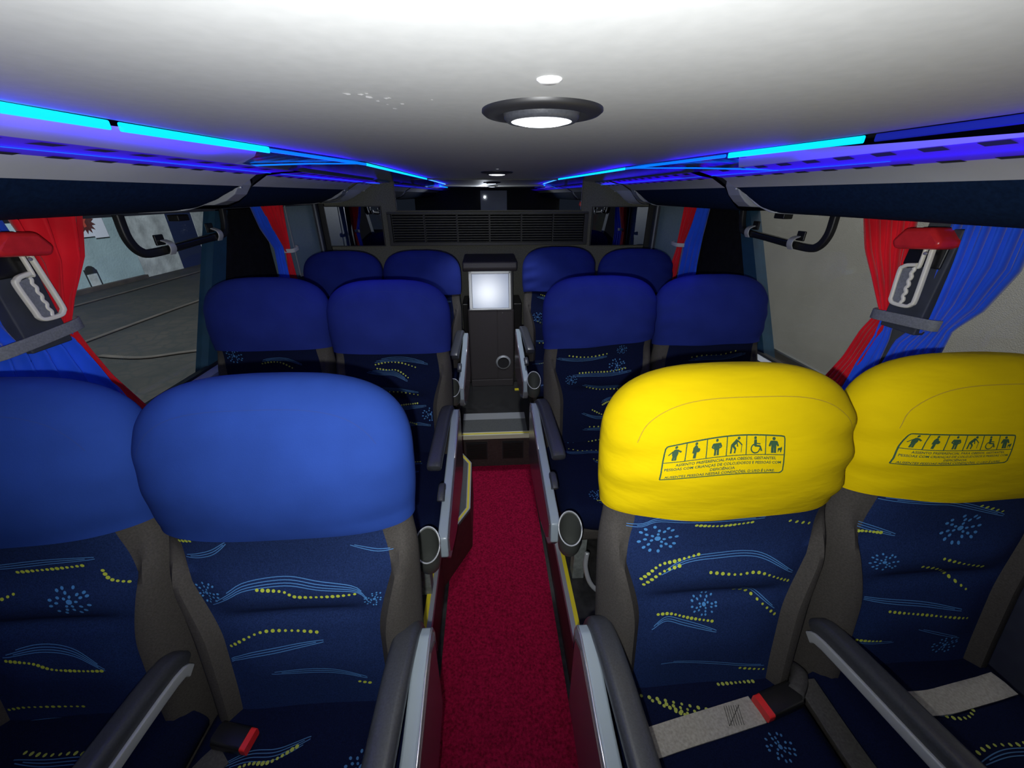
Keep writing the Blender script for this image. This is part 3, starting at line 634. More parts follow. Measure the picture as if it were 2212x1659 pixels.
for sgn, x, side in ((-1, XL, 'left'), (1, XR, 'right')):
    gx = x + sgn * .03
    for (y0, y1) in ((YF, .955), (1.10, 2.0)):
        wn += 1; mb = MB()
        if y1 == 2.0: mb.prism([(y0, .945), (1.56, .945), (1.94, 1.54), (y0, 1.54)], 'x', gx, gx + .004)
        else: mb.box((gx, y0, .945), (gx + .004, y1, 1.54))
        struct('window_%d' % wn, mb, M['glass'], 'clear window pane on the %s, %s the curtained pillar' % (side, 'nearer than' if y1 < 1 else 'just behind'), 'window')
    wn += 1; mb = MB(); mb.box((gx, 2.30, 1.13), (gx + .004, 3.03, 1.54), 0)
    w = struct('window_%d' % wn, mb, M['film'], 'small grey tinted pane on the %s next to the rear wall' % side, 'window')
    mb = MB(); xi = x - sgn * .004
    for bx in (((2.58, 1.13), (3.04, 1.15)), ((3.00, 1.13), (3.02, 1.54)), ((2.57, 1.13), (2.582, 1.54))):
        mb.box((min(xi, x), bx[0][0], bx[0][1]), (max(xi, x), bx[1][0], bx[1][1]))
    mb.build('window_frame', M['satin'], w)
    # tilting vent window: black rubber frame, handle bar and two clips
    h = empty('vent_window', (x, 1.65, 1.45), 'black framed tilting vent window in the %s side window' % side, 'vent window', 'tilting vent windows')
    loop = smooth_path([(-sgn * .012, -.235, .09), (-sgn * .012, -.235, .02), (-sgn * .012, -.205, -.025), (-sgn * .012, -.14, -.035), (-sgn * .012, .10, -.020), (-sgn * .012, .25, -.010), (-sgn * .012, .29, .02), (-sgn * .012, .31, .09)], 6)
    mb = MB(); mb.sweep(loop, rrect(.022, .028, .006), 0, (1, 0, 0)); mb.build('rubber_frame', M['rubber'], h, smooth=True, sharp=50)
    mb = MB(); mb.sweep([(-sgn * .028, -.12, -.030), (-sgn * .028, .23, -.008)], rrect(.02, .024, .006), 0, (1, 0, 0)); mb.build('handle_bar', M['blackp'], h, smooth=True, sharp=50)
    for cy in (-.10, .19):
        mb = MB(); zc = -.03 + (cy + .12) * .065
        mb.sweep(smooth_path([(-sgn * .02, cy, zc + .03), (-sgn * .042, cy, zc + .02), (-sgn * .046, cy, zc), (-sgn * .036, cy, zc - .018)], 4), rrect(.030, .004, .0015), 0, (0, 1, 0)); mb.build('clip', M['clip'], h, smooth=True, sharp=50)
        mb = MB(); mb.box((min(-sgn * .01, -sgn * .018), cy - .03, zc + .014), (max(-sgn * .01, -sgn * .018), cy + .012, zc + .05)); mb.build('clip_plate', M['blackp'], h, bevel=.003)
    mb = MB(); mb.box((min(-sgn * .01, -sgn * .05), -.03, .06), (max(-sgn * .01, -sgn * .05), .03, .082)); mb.build('latch', M['blackp'], h, bevel=.004)

mb = MB(); mb.box((XL - .05, YB, 0), (XR + .05, YB + .05, 1.78)); wb = struct('wall_back', mb, M['olive'], 'dark olive carpeted rear bulkhead of the cabin', 'wall', )
mb = MB(); mb.box((XL - .05, YB - .03, .9), (XL + .0 - .0, YB, 1.54)); mb.box((XL, YB - .02, 1.16), (XL + .035, YB, 1.54)); mb.box((XR - .035, YB - .02, 1.16), (XR, YB, 1.54)); mb.build('corner_trim', M['frame'], wb)
mb = MB(); mb.box((XL - .05, YF - .05, 0), (XR + .05, YF, 1.78)); wf = struct('wall_front', mb, M['frame'], 'dark front partition of the cabin', 'wall')
mb = MB(); mb.box((-.10, YF, .9), (.36, YF + .012, 1.66)); tag(mb.build('door_panel', M['sill'], wf), 'pale partition door panel')
mb = MB(); mb.box((XL - .05, YF, 1.75), (XR + .05, YB, 1.79)); struct('trim_4', mb, M['wall'], 'outer roof skin above the luggage bins', 'roof')

# ceiling centre panel with edges that narrow toward the rear
EL = [(-1.3, -.60), (.62, -.597), (.77, -.576), (1.12, -.521), (1.6, -.424), (3.1, -.408)]
ER = [(-1.3, .77), (.61, .764), (.83, .738), (1.2, .669), (1.8, .583), (3.1, .51)]
ys = [YF + (YB - YF) * i / 80 for i in range(81)]
mb = MB(); rows = []
for y in ys:
    a, b = interp(EL, y), interp(ER, y)
    rows.append([(lerp(a, b, j / 30), y, ZC + .006 * (1 - (2 * j / 30 - 1) ** 2) * 0 + (.004 if j in (0, 30) else 0)) for j in range(31)])
mb.grid(rows, 0); r2 = [[(p[0], p[1], p[2] + .02) for p in r] for r in rows]; mb.grid(r2, 0)
ceil = struct('ceiling', mb, M['ceil'], 'pale grey ceiling panel running above the aisle', 'ceiling', smooth=True, recalc=False)
mb = MB()
rg = random.Random(5)
for px, py, r in ((-.150, .53, .0045), (-.135, .532, .004), (-.130, .545, .005), (-.128, .528, .003), (-.112, .55, .004), (-.108, .548, .003), (-.125, .565, .003), (-.118, .585, .002), (-.10, .58, .003), (-.115, .61, .003), (-.06, .555, .0018)):
    n = 7; mb.add([(px + r * math.cos(2*PI*i/n) * rg.uniform(.5, 1.2), py + r * math.sin(2*PI*i/n) * rg.uniform(.5, 1.4), ZC - .0008) for i in range(n)], [tuple(range(n))])
tag(mb.build('paint_chips', M['chip'], ceil, recalc=False), 'small bright chips in the ceiling surface')

# downlights
def downlight(x, y, lab, strength):
    d = empty('ceiling_downlight', (x, y, ZC), lab, 'ceiling light')
    mb = MB(); mb.lathe([(.0795, .003), (.080, -.003), (.076, -.006), (.060, -.008), (.052, -.002), (.049, -.001)], (0, 0, 0), 0, 56); mb.build('trim_ring', M['rubber'], d, smooth=True, sharp=60)
    mb = MB(); mb.lathe([(.052, -.001), (.050, -.009), (.046, -.013), (.041, -.013), (.039, -.009)], (0, .004, 0), 0, 56); mb.build('gimbal_ring', M['pad'], d, smooth=True)
    mb = MB(); mb.lathe([(.0405, -.0125), (.030, -.015), (.015, -.0165), (.0003, -.017)], (0, .004, 0), 0, 48); mb.build('lens', M['lamp'], d, smooth=True)
    l = bpy.data.lights.new('spot', 'SPOT'); l.energy = strength; l.spot_size = math.radians(95); l.spot_blend = .9; l.shadow_soft_size = .035; l.color = (.9, .95, 1)
    lo = bpy.data.objects.new('downlight_lamp', l); COL.objects.link(lo); lo.location = (0, 0, -.03); lo.parent = d
downlight(.077, .615, 'large round black-rimmed ceiling downlight nearest the camera', .3)
downlight(.056, 2.17, 'small-looking far ceiling downlight above the end of the aisle', 22)
mb = MB(); mb.lathe([(.0125, .001), (.0125, -.001), (.009, -.003), (.0003, -.0035)], (.064, .461, ZC), 0, 24); tag(mb.build('ceiling_button', M['chip'], smooth=True), 'small white round cap on the ceiling above the near downlight', 'cap')
mb = MB(); mb.lathe([(.007, .001), (.007, -.001), (.005, -.002), (.0003, -.0025)], (.052, 1.93, ZC), 0, 24); tag(mb.build('ceiling_button', M['chip'], smooth=True), 'tiny white cap on the ceiling just before the far downlight', 'cap')

# ------------------------------------------------------------------ luggage bins / service panels
PL = [(-.66, 1.672), (-.735, 1.6675), (-.745, 1.6665), (-.79, 1.661), (-.85, 1.626)]
BL = [(-.85, 1.626), (-.875, 1.600), (-.91, 1.575), (-.955, 1.558), (-1.0, 1.552), (-1.10, 1.552), (-1.188, 1.556)]
PR = [(.78, 1.6745), (.823, 1.6625), (.833, 1.6615), (.872, 1.655), (.93, 1.623)]
BR = [(.93, 1.623), (.95, 1.597), (.975, 1.570), (1.0, 1.550), (1.03, 1.541), (1.12, 1.541), (1.243, 1.546)]
def bin_unit(side, y0, y1, lab, gloss=False, endcap=True):
    P, B, E_ = (PL, BL, EL) if side < 0 else (PR, BR, ER)
    root = empty('luggage_bin', ((P[2][0]), (y0 + y1) / 2, 1.66), lab, 'luggage bin', 'overhead service bins'); ox, oy, oz = root.location
    yy = [y0 + (y1 - y0) * i / 24 for i in range(25)]
    mb = MB(); rows = []
    for y in yy:
        e = interp(E_, y)
        if side < 0: inner = e if y < 1.10 else lerp(e, P[0][0] - .03, sst(1.10, 1.30, y) if y < 1.3 else 1)
        else: inner = e if y < 1.10 else lerp(e, P[0][0] + .03, sst(1.10, 1.40, y) if y < 1.4 else 1)
        k = abs(inner - P[0][0]) / .1
        r = [(inner, y, lerp(P[0][1], ZC + .001, min(1, k)))] + [(a, y, b) for a, b in P]
        rows.append([(a - ox, b - oy, c - oz) for a, b, c in r])
    mb.grid(rows, 0)
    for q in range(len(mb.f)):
        if not gloss and q % 5 in (1, 2, 3): mb.m[q] = 2  # faces around the light line carry the painted blue glow
    # slots either side of the thin light line
    sx = [( -.66, -.012), (-.79, .0)] if side < 0 else [(.785, 0), (.872, 0)]
    nsl = int((y1 - y0 - .06) / .095)
    for row in range(2):
        if row == 0: xa = P[0][0] + side * .02; za = lerp(P[0][1], P[1][1], .3)
        else: xa = P[3][0]; za = P[3][1]
        for i in range(nsl):
            yc = y0 + .05 + i * .095 + row * .03
            w = .009
            if row == 0:
                z1 = lerp(P[0][1], P[1][1], .1); z2 = lerp(P[0][1], P[1][1], .45); q = [(lerp(P[0][0], P[1][0], .1), z1), (lerp(P[0][0], P[1][0], .45), z2)] if side < 0 else [(lerp(P[0][0], P[1][0], .0), lerp(P[0][1], P[1][1], 0)), (lerp(P[0][0], P[1][0], .4), lerp(P[0][1], P[1][1], .4))]
            else:
                q = [(lerp(P[3][0], P[2][0], .35), lerp(P[3][1], P[2][1], .35)), (lerp(P[3][0], P[4][0], .02), lerp(P[3][1], P[4][1], .02))]
            mb.add([(q[0][0] - ox, yc - .022 - oy, q[0][1] - .0012 - oz), (q[0][0] - ox, yc + .022 - oy, q[0][1] - .0012 - oz), (q[1][0] - ox, yc + .022 - oy, q[1][1] - .0012 - oz), (q[1][0] - ox, yc - .022 - oy, q[1][1] - .0012 - oz)], [(0, 1, 2, 3)], 1)
    o = mb.build('service_panel', [M['silver'] if gloss else M['white'], M['slot'], M['paintglow']], root, recalc=False, smooth=True, sharp=20); tag(o, 'pale service panel with two rows of dark slots')
    # belly, rounding up at its rear end
    mb = MB(); rows = []
    def bel(y):
        e = max(0, (y - (y1 - .16)) / .16); k = math.sqrt(max(0, 1 - e ** 2.2)) if e > 0 else 1
        return [(lerp(B[0][0], a, 1), lerp(B[0][1] - .004, b, k if i else 1)) for i, (a, b) in enumerate(B)]
    for y in [y0 + (y1 - .16 - y0) * i / 10 for i in range(11)] + [y1 - .16 + .16 * math.sin(i / 10 * PI / 2) for i in range(1, 11)]:
        rows.append([(a - ox, y - oy, b - oz) for a, b in bel(y)])
    mb.grid(rows, 0); mb.build('belly_panel', M['silver'] if gloss else M['navybelly'], root, smooth=True, recalc=False)
    # pale trim line along the curved end
    mb = MB(); pth = [(-side * .0 + B[0][0] - ox, y1 - .001 - oy, B[0][1] - .004 - oz)]
    for i in range(9):
        k = i / 8; y = y1 - .16 + .16 * math.sin((1 - k) * PI / 2); q = bel(y); n = 1 + k * 4.0; j = int(n); f = n - j
        a = lerp(q[j][0], q[min(j + 1, 6)][0], f); b = lerp(q[j][1], q[min(j + 1, 6)][1], f); pth.append((a - ox, y - oy, b - .002 - oz))
    mb.tube(smooth_path(pth, 3), .004, n=6); mb.build('trim_edge', M['satin'], root, smooth=True)
    # bracket block joining to the next bin
    if endcap:
        mb = MB(); q = [(B[0][0], B[0][1] + .006), (B[1][0], B[1][1]), (B[2][0], B[2][1] + .004), (B[3][0], B[3][1] + .008), (B[4][0] + side * .06, B[4][1] + .012), (B[4][0] + side * .06, 1.66), (B[0][0], 1.66)]
        mb.prism([(a - ox, b - oz) for a, b in q], 'y', y1 - oy - .01, y1 + .07 - oy); mb.build('bracket', M['satin'], root, bevel=.004)
    mb = MB(); x0, z0 = P[1]; x1, z1 = P[2]
    ya, yb = (max(y0, .86) if side > 0 else y0), y1; xm, zm = (x0 + x1) / 2, (z0 + z1) / 2; x0, z0, x1, z1 = xm + (x0 - xm) * .5, zm + (z0 - zm) * .5, xm + (x1 - xm) * .5, zm + (z1 - zm) * .5
    mb.add([(x0 - ox, ya - oy, z0 - .0015 - oz), (x1 - ox, ya - oy, z1 - .0015 - oz), (x1 - ox, yb - oy, z1 - .0015 - oz), (x0 - ox, yb - oy, z0 - .0015 - oz)], [(0, 1, 2, 3)])
    tag(mb.build('light_line', M['ledmid'], root, recalc=False), 'thin glowing blue line')
    return root
for side, nm in ((-1, 'left'), (1, 'right')):
    bin_unit(side, YF, 1.56, 'near %s overhead bin, long pale service panel above a dark navy belly' % nm)
    bin_unit(side, 1.63, 2.66, '%s overhead bin of the middle section beyond the pale bracket' % nm)
    bin_unit(side, 2.73, 3.08, 'short shiny %s overhead bin end against the rear wall' % nm, True, False)
    # dark glossy infill between the ceiling and the bin
    E_, xo = (EL, PL[0][0] - .03) if side < 0 else (ER, PR[0][0] + .03)
    mb = MB(); rows = []
    for i in range(41):
        y = 1.08 + (YB - 1.08) * i / 40; e = interp(E_, y); rows.append([(e, y, ZC + .003), (xo, y, 1.677)])
    mb.grid(rows, 0); struct('trim_%d' % (5 if side < 0 else 6), mb, M['darkgloss'], 'dark glossy strip between the ceiling and the %s bins' % nm, 'panel', recalc=False)
def led(pts, mat, lab, w=.008, h=.013):
    mb = MB(); mb.sweep([Vector(p) for p in pts], rrect(w, h, .003), 0)
    c = sum((Vector(p) for p in pts), Vector()) / len(pts)
    for i, v in enumerate(mb.v): mb.v[i] = (v[0] - c.x, v[1] - c.y, v[2] - c.z)
    o = mb.build('led_strip', mat, loc=c, smooth=True, sharp=50); tag(o, lab, 'light strip'); return o
def el(E_, a, b, n=8, z=ZC - .004): return [(interp(E_, a + (b - a) * i / n), a + (b - a) * i / n, z) for i in range(n + 1)]
led(el(EL, -.6, .745), M['led'], 'glowing cyan strip at the near left ceiling edge, cut by the photo edge')
led(el(EL, .765, 1.115), M['led'], 'glowing cyan strip on the left ceiling edge after the small round hole')
led(el(EL, 1.125, 1.60), M['ledmid'], 'dimmer blue strip on the left ceiling edge meeting the slanting strip', .006, .008)
led(el(EL, 1.61, 3.05), M['led'], 'far left cyan strip curving to the rear wall', .006, .009)
led([(-.424, 1.60, 1.698), (-.56, 1.45, 1.688), (-.70, 1.29, 1.672)], M['ledmid'], 'slanting blue strip between left ceiling edge and left bin', .004, .004)
led(el(ER, -.6, .815), M['leddark'], 'unlit dark blue strip at the near right ceiling edge')
led(el(ER, .84, 1.19), M['led'], 'glowing cyan strip on the right ceiling edge beyond the dark strip')
led(el(ER, 1.205, 1.80), M['ledmid'], 'dimmer blue strip on the right ceiling edge meeting the slanting strip', .006, .008)
led(el(ER, 1.81, 3.05), M['led'], 'far right cyan strip running to the rear wall', .006, .009)
led([(.583, 1.80, 1.698), (.72, 1.47, 1.681), (.83, 1.20, 1.6625)], M['ledmid'], 'slanting blue strip between right ceiling edge and right bin', .004, .004)
for x, y, z in ((-.632, .80, 1.684), (.765, .83, 1.681), (-.60, 1.06, 1.69), (.70, 1.17, 1.69)):
    mb = MB(); mb.disc((x, y, z), .009); tag(mb.build('screw_cap', M['slot'], recalc=False), '%s dark round hole beside the %s ceiling light strip' % ('larger near' if y < .9 else 'smaller far', 'left' if x < 0 else 'right'), 'hole')

# ------------------------------------------------------------------ rear wall fittings
def mirror(x0, x1, z0, z1, lab):
    m_ = empty('wall_mirror', ((x0 + x1) / 2, YB, (z0 + z1) / 2), lab, 'mirror'); a = (x1 - x0) / 2; b = (z1 - z0) / 2
    mb = MB(); mb.box((-a, -.012, -b), (a, -.006, b)); mb.build('glass', M['mirror'], m_)
    mb = MB(); f = .006
    for q in (((-a - f, -.014, -b - f), (a + f, 0, -b)), ((-a - f, -.014, b), (a + f, 0, b + f)), ((-a - f, -.014, -b), (-a, 0, b)), ((a, -.014, -b), (a + f, 0, b))): mb.box(*q)
    mb.build('frame', M['frame'], m_)
    return m_
mirror(-1.165, -.765, 1.258, 1.52, 'small rectangular mirror on the left of the rear wall')
mirror(.79, 1.205, 1.25, 1.515, 'small rectangular mirror on the right of the rear wall')
mirror(-.645, .695, 1.497, 1.692, 'wide dark mirror across the top of the rear wall')
v = empty('air_vent', (.02, YB, 1.38), 'long black louvred air vent under the wide mirror on the rear wall', 'air vent')
mb = MB(); mb.box((-.74, -.03, -.125), (.735, 0, -.105)); mb.box((-.74, -.035, .092), (.735, 0, .105)); mb.box((-.74, -.03, -.105), (-.715, 0, .092)); mb.box((.71, -.03, -.105), (.735, 0, .092)); mb.box((-.715, -.004, -.105), (.71, 0, .092)); mb.build('vent_frame', M['frame'], v, bevel=.003)
for i in range(6):
    x0 = -.712 + i * .2375
    mb = MB()
    for k in range(11): mb.prism([(-.022, -.098 + k * .0175), (-.020, -.096 + k * .0175), (-.006, -.088 + k * .0175), (-.006, -.090 + k * .0175)], 'x', x0 + .004, x0 + .230)
    mb.box((x0 + .229, -.028, -.105), (x0 + .2375, -.004, .092)); mb.build('louvre_bank', M['vent'], v)

# console with screen
c = empty('media_console', (.012, 2.70, .26), 'black upright console with bright screen at the end of the aisle', 'console')
mb = MB(); mb.box((-.165, 0, 0), (.165, .30, .605)); mb.build('cabinet', M['console'], c, bevel=.008)
mb = MB(); mb.box((-.205, .06, 0), (-.165, .32, .63)); mb.build('side_wing', M['blackp'], c, bevel=.005)
mb = MB(); mb.box((.165, .06, 0), (.225, .32, .63)); mb.build('side_wing', M['blackp'], c, bevel=.005)
mb = MB(); mb.box((-.155, -.004, .06), (.042, .0, .598)); mb.build('door', M['console'], c, bevel=.002)
mb = MB(); mb.box((.046, -.004, .06), (.155, .0, .598)); mb.build('door', M['console'], c, bevel=.002)
mb = MB(); mb.prism([(-.005, .605), (.055, .875), (.30, .875), (.30, .605)], 'x', -.150, .160); mb.build('screen_housing', M['frame'], c, bevel=.004)
def sp(u, w, d=0):  # point on the tilted screen face
    t = Vector((0, .060, .270)).normalized(); n = Vector((0, -.270, .060)).normalized()
    return Vector((u, -.005, .605)) + t * w + n * d
mb = MB()
def quadbox(u0, u1, w0, w1, d0, d1, mi=0):
    vs = [sp(u0, w0, d0), sp(u1, w0, d0), sp(u1, w1, d0), sp(u0, w1, d0), sp(u0, w0, d1), sp(u1, w0, d1), sp(u1, w1, d1), sp(u0, w1, d1)]
    mb.add(vs, [(0,3,2,1),(4,5,6,7),(0,1,5,4),(1,2,6,5),(2,3,7,6),(3,0,4,7)], mi)
quadbox(-.148, -.128, 0, .262, 0, .010); quadbox(.128, .142, 0, .262, 0, .010); quadbox(-.148, .142, .244, .262, 0, .010); quadbox(-.148, .142, 0, .010, 0, .010)
mb.build('bezel', M['satin'], c, bevel=.002)
mb = MB(); quadbox(-.127, .127, .011, .243, 0, .006); scr = mb.build('screen', M['screen'], c); tag(scr, 'bright screen')
mb = MB(); mb.prism([(-.03, .895), (-.02, .935), (.30, .945), (.30, .88), (-.02, .87)], 'x', -.185, .185); mb.build('lid', M['console'], c, bevel=.01)
mb = MB(); mb.lathe([(.044, -.014), (.051, -.012), (.057, -.006), (.057, .0)], (.085, 0, .195), 0, 36, (0, 1, 0)); mb.build('speaker_ring', M['satin'], c, smooth=True)
mb = MB(); mb.disc((.085, -.008, .195), .045, (0, 1, 0)); mb.build('speaker_mesh', M['slot'], c, recalc=False)
mb = MB(); mb.lathe([(.0003, -.006), (.004, -.006), (.004, 0)], (.082, 0, .580), 0, 12, (0, 1, 0)); mb.build('lock', M['chrome'], c)
mb = MB(); mb.box((-.160, -.012, 0), (.16, 0, .055)); mb.build('plinth', M['console'], c, bevel=.003)
mb = MB(); mb.box((.178, 2.60, .2605), (.235, 2.63, .264)); tag(mb.build('yellow_marker', M['yel']), 'small yellow floor marker beside the console foot', 'marker')

# ------------------------------------------------------------------ curtains
def curtain(name, rows, x, sgn, npl, amp, mat, lab, group=None, th=0):
    """rows: (z, ya, yb, pleat scale)"""
    base = (x, sum(r[1] + r[2] for r in rows) / 2 / len(rows), rows[0][0])
    mb = MB(); NZ = 36; NY = npl * 8; G = []
    for i in range(NZ + 1):
        z = lerp(rows[0][0], rows[-1][0], i / NZ)
        t = [(-r[0], r) for r in rows]
        def f(k):
            tab = [(-r[0], r[k]) for r in rows]; return interp(tab, -z)
        a, b, k = f(1), f(2), f(3); r = []
        for j in range(NY + 1):
            u = j / NY; ph = u * npl * 2 * PI + .6 * math.sin(5 * u) + .3 * math.sin(i * .15)
            r.append((-sgn * (.012 + amp * k * (.5 + .5 * math.sin(ph))) , lerp(a, b, u) + .25 * amp * k * math.cos(ph) - base[1], z - base[2]))
        G.append(r)
    mb.grid(G); o = mb.build(name, mat, loc=base, smooth=True, recalc=False); tag(o, lab, 'curtain', group)
    md = o.modifiers.new('cloth', 'SOLIDIFY'); md.thickness = .002
    return o
g_ = 'gathered window curtains'
curtain('curtain', [(1.56, 1.11, 1.30, 1), (1.44, 1.09, 1.235, .9), (1.34, 1.075, 1.16, .7), (1.275, 1.07, 1.115, .45), (1.20, 1.085, 1.15, .5), (1.10, 1.10, 1.165, .7), (.96, 1.14, 1.22, .8)], XR, 1, 5, .034, M['redcloth'], 'red curtain on the right tied at the near pillar, behind the yellow seats', g_)
curtain('curtain', [(1.56, .84, 1.02, 1), (1.44, .83, 1.01, .95), (1.34, .86, .995, .8), (1.275, .905, .985, .5), (1.20, .90, 1.03, .7), (1.10, .88, 1.04, .9), (.95, .86, 1.05, 1)], XR, 1, 6, .036, M['bluecloth'], 'blue curtain on the right beside the red handle cap, behind the yellow seats', g_)
curtain('curtain', [(1.28, 1.06, 1.10, .5), (1.20, 1.045, 1.10, .6), (1.10, 1.04, 1.12, .8), (.97, 1.03, 1.14, .9)], XR - .005, 1, 3, .026, M['bluecloth'], 'short blue curtain tail below the right tie, next to the red one', g_)
curtain('curtain', [(1.56, 1.07, 1.285, 1), (1.44, 1.085, 1.225, 1), (1.34, 1.08, 1.15, .7), (1.275, 1.075, 1.115, .4), (1.20, 1.09, 1.13, .4), (1.10, 1.10, 1.155, .5), (.94, 1.14, 1.22, .6)], XL, -1, 3, .042, M['redcloth'], 'red curtain on the left tied at the near pillar, above the blue window seat', g_)
curtain('curtain', [(1.56, .80, 1.075, .8), (1.44, .82, 1.09, .7), (1.34, .86, 1.095, .6), (1.275, .90, 1.09, .3), (1.235, .88, 1.115, .8), (1.15, .84, 1.13, 1.2), (1.05, .80, 1.15, 1.4), (.92, .76, 1.18, 1.4)], XL + .0, -1, 6, .034, M['bluecloth'], 'blue curtain on the left spreading below the grey tie', g_)
curtain('curtain', [(1.56, 2.24, 2.50, 1), (1.44, 2.31, 2.485, .8), (1.33, 2.40, 2.48, .5), (1.29, 2.425, 2.47, .4), (1.2, 2.40, 2.46, .6), (1.05, 2.37, 2.46, .8)], XL, -1, 6, .030, M['redcloth'], 'far red curtain on the left beside the last row', g_)
curtain('curtain', [(1.56, 2.17, 2.27, 1), (1.44, 2.21, 2.33, .8), (1.33, 2.30, 2.41, .6), (1.27, 2.30, 2.41, .4), (1.05, 2.26, 2.38, .8)], XL - .004, -1, 4, .028, M['bluecloth'], 'far blue curtain on the left beside the last row', g_)
curtain('curtain', [(1.56, 2.36, 2.53, 1), (1.44, 2.42, 2.54, .8), (1.33, 2.48, 2.56, .5), (1.29, 2.50, 2.56, .4), (1.2, 2.50, 2.58, .6), (1.05, 2.50, 2.62, .8)], XR, 1, 6, .030, M['redcloth'], 'far red curtain on the right beside the last row', g_)
curtain('curtain', [(1.56, 2.24, 2.38, 1), (1.44, 2.25, 2.43, .8), (1.33, 2.26, 2.49, .6), (1.27, 2.27, 2.49, .5), (1.05, 2.24, 2.50, .8)], XR - .0, 1, 4, .026, M['bluecloth'], 'far blue curtain on the right beside the last row', g_)
def tie(x, sgn, y0, z0, y1, z1, mat, lab, h=.03):
    mb = MB(); cy = (y0 + y1) / 2; cz = (z0 + z1) / 2
    mb.sweep(smooth_path([(0, y0 - cy, z0 - cz), (-sgn * .052, y0 + .01 * (1 if y1 > y0 else -1) - cy, z0 - cz), (-sgn * .062, 0, 0), (-sgn * .060, y1 - cy, z1 - cz), (-sgn * .04, y1 + .012 * (1 if y1 > y0 else -1) - cy, z1 - cz)], 4), rrect(h, .005, .002), 0, (0, 0, 1))
    o = mb.build('curtain_tie', mat, loc=(x, cy, cz), smooth=True, sharp=50); tag(o, lab, 'curtain tie')
tie(XR, 1, 1.115, 1.268, .935, 1.282, M['tie'], 'grey band holding the right near curtains to the pillar')
tie(XL, -1, 1.12, 1.280, .90, 1.268, M['tie'], 'grey band holding the left near curtains to the pillar')
tie(XL, -1, 2.42, 1.305, 2.50, 1.315, M['tiew'], 'small white band around the far left red curtain', .022)
tie(XR, 1, 2.47, 1.315, 2.56, 1.320, M['tiew'], 'small white band around the far right red curtain', .022)
# emergency handles on the near pillars
def handle(x, sgn, yc, lab, mir):
    h = empty('window_release_handle', (x, yc, 1.40), lab, 'handle', 'red capped release handles'); s = mir
    X = -sgn * .066
    mb = MB(); mb.box((min(0, -sgn * .045), -.06, -.16), (max(0, -sgn * .045), .045, .12)); mb.build('mounting_block', M['wall'], h, bevel=.004)
    mb = MB(); mb.box((min(-sgn * .044, -sgn * .052), -.050, .02), (max(-sgn * .044, -sgn * .052), .05, .085)); mb.build('recess', M['blackp'], h, bevel=.004)
    mb = MB(); mb.prism([(-.066, .090), (-.058, .072), (.052, .062), (.066, .082), (.040, .118), (-.030, .124)], 'x', min(-sgn * .03, -sgn * .10), max(-sgn * .03, -sgn * .10)); tag(mb.build('red_cap', M['redcap'], h, bevel=.012, smooth=True, sharp=80), 'glossy red cap')
    def p(y, z): return (X, y * s, z)
    loop = [p(-.025, .085), p(-.032, .02), p(-.040, -.062), p(-.036, -.076), p(-.024, -.084), p(.012, -.084), p(.024, -.076), p(.026, -.062), p(.034, .005), p(.028, .016), p(.018, .022), p(-.006, .026)]
    mb = MB(); mb.sweep(smooth_path(loop, 4), rrect(.012, .010, .003), 0, (1, 0, 0))
    mb.sweep(smooth_path([p(-.008, .085), p(-.012, .028), p(-.010, .02)], 3), rrect(.010, .008, .003), 0, (1, 0, 0))
    pts = [p(.000 - .0022 * math.sin(i * 1.5) - .008 * i / 20, .018 - .098 * i / 20) for i in range(21)]
    mb.sweep(smooth_path(pts, 2), rrect(.008, .009, .003), 0, (1, 0, 0))
    mb.build('grip', M['cream'], h, smooth=True, sharp=50)
    mb = MB(); mb.prism([(a * s, b) for a, b in ((-.002, .018), (.028, .012), (.022, -.078), (-.012, -.080))], 'x', X - .0015, X + .0015); mb.build('grip_web', M['tie'], h)
    mb = MB(); mb.lathe([(.0003, .004), (.004, .003), (.005, 0)], (X - sgn * .006, -.018 * s, .058), 0, 12, (-sgn, 0, 0)); mb.build('screw', M['chrome'], h)
handle(XR, 1, 1.03, 'red capped cream release handle on the right near pillar', 1)
handle(XL, -1, 1.03, 'red capped cream release handle on the left near pillar, cut by the photo edge', -1)

# ------------------------------------------------------------------ outside
mb = MB(); mb.box((-40, -20, -.45), (-1.4, 40, -.35)); mb.box((-1.4, 3.4, -.45), (20, 40, -.35)); mb.box((1.5, -20, -.45), (20, 3.4, -.35)); o = struct('floor_street', mb, M['street'], 'dark cobbled street outside the windows', 'street')
o.name = 'street_ground'
sw = empty('street_wall', (-8.9, 10, -.35), 'pale blue painted wall across the street seen through the left window', 'wall')
mb = MB(); mb.box((-.3, -14, 0), (0, .78, 4)); mb.build('painted_wall', M['outwall'], sw)
mb = MB(); mb.box((-.28, .78, 0), (-.02, 2.2, 4)); mb.box((-.28, 3.25, 0), (-.02, 5.0, 4)); tag(mb.build('whitewashed_wall', M['outwhite'], sw), 'dirty whitewashed part of the wall')
mb = MB(); mb.box((-.28, 2.2, 0), (-.03, 3.25, 4)); tag(mb.build('gate', M['outnavy'], sw), 'dark navy gate')
mb = MB(); mb.box((-.3, 5.0, 0), (0, 20, 4)); tag(mb.build('dark_wall', M['outnavy'], sw), 'dark navy far part of the wall')
mb = MB(); mb.box((0, -.70, 0), (.012, -.50, .34), 0); mb.prism([(-.74 + .28 * (.5 - .5 * math.cos(PI * i / 8)) , .36 + .16 * math.sin(PI * i / 8)) for i in range(9)], 'x', 0, .02, 1)
mb.box((0, -.75, .0), (.018, -.735, .45), 1); mb.box((0, -.47, .0), (.018, -.455, .42), 1); tag(mb.build('wall_niche', [M['outwhite'], M['slot']], sw), 'small dark topped niche at the foot of the wall')
mb = MB(); mb.box((0, -13, 0), (.10, .75, .09)); mb.build('skirting', M['kerb'], sw)
po = empty('poster', (-8.88, 9.80, 1.05), 'white poster with dark spiky red emblem on the pale blue wall', 'poster')
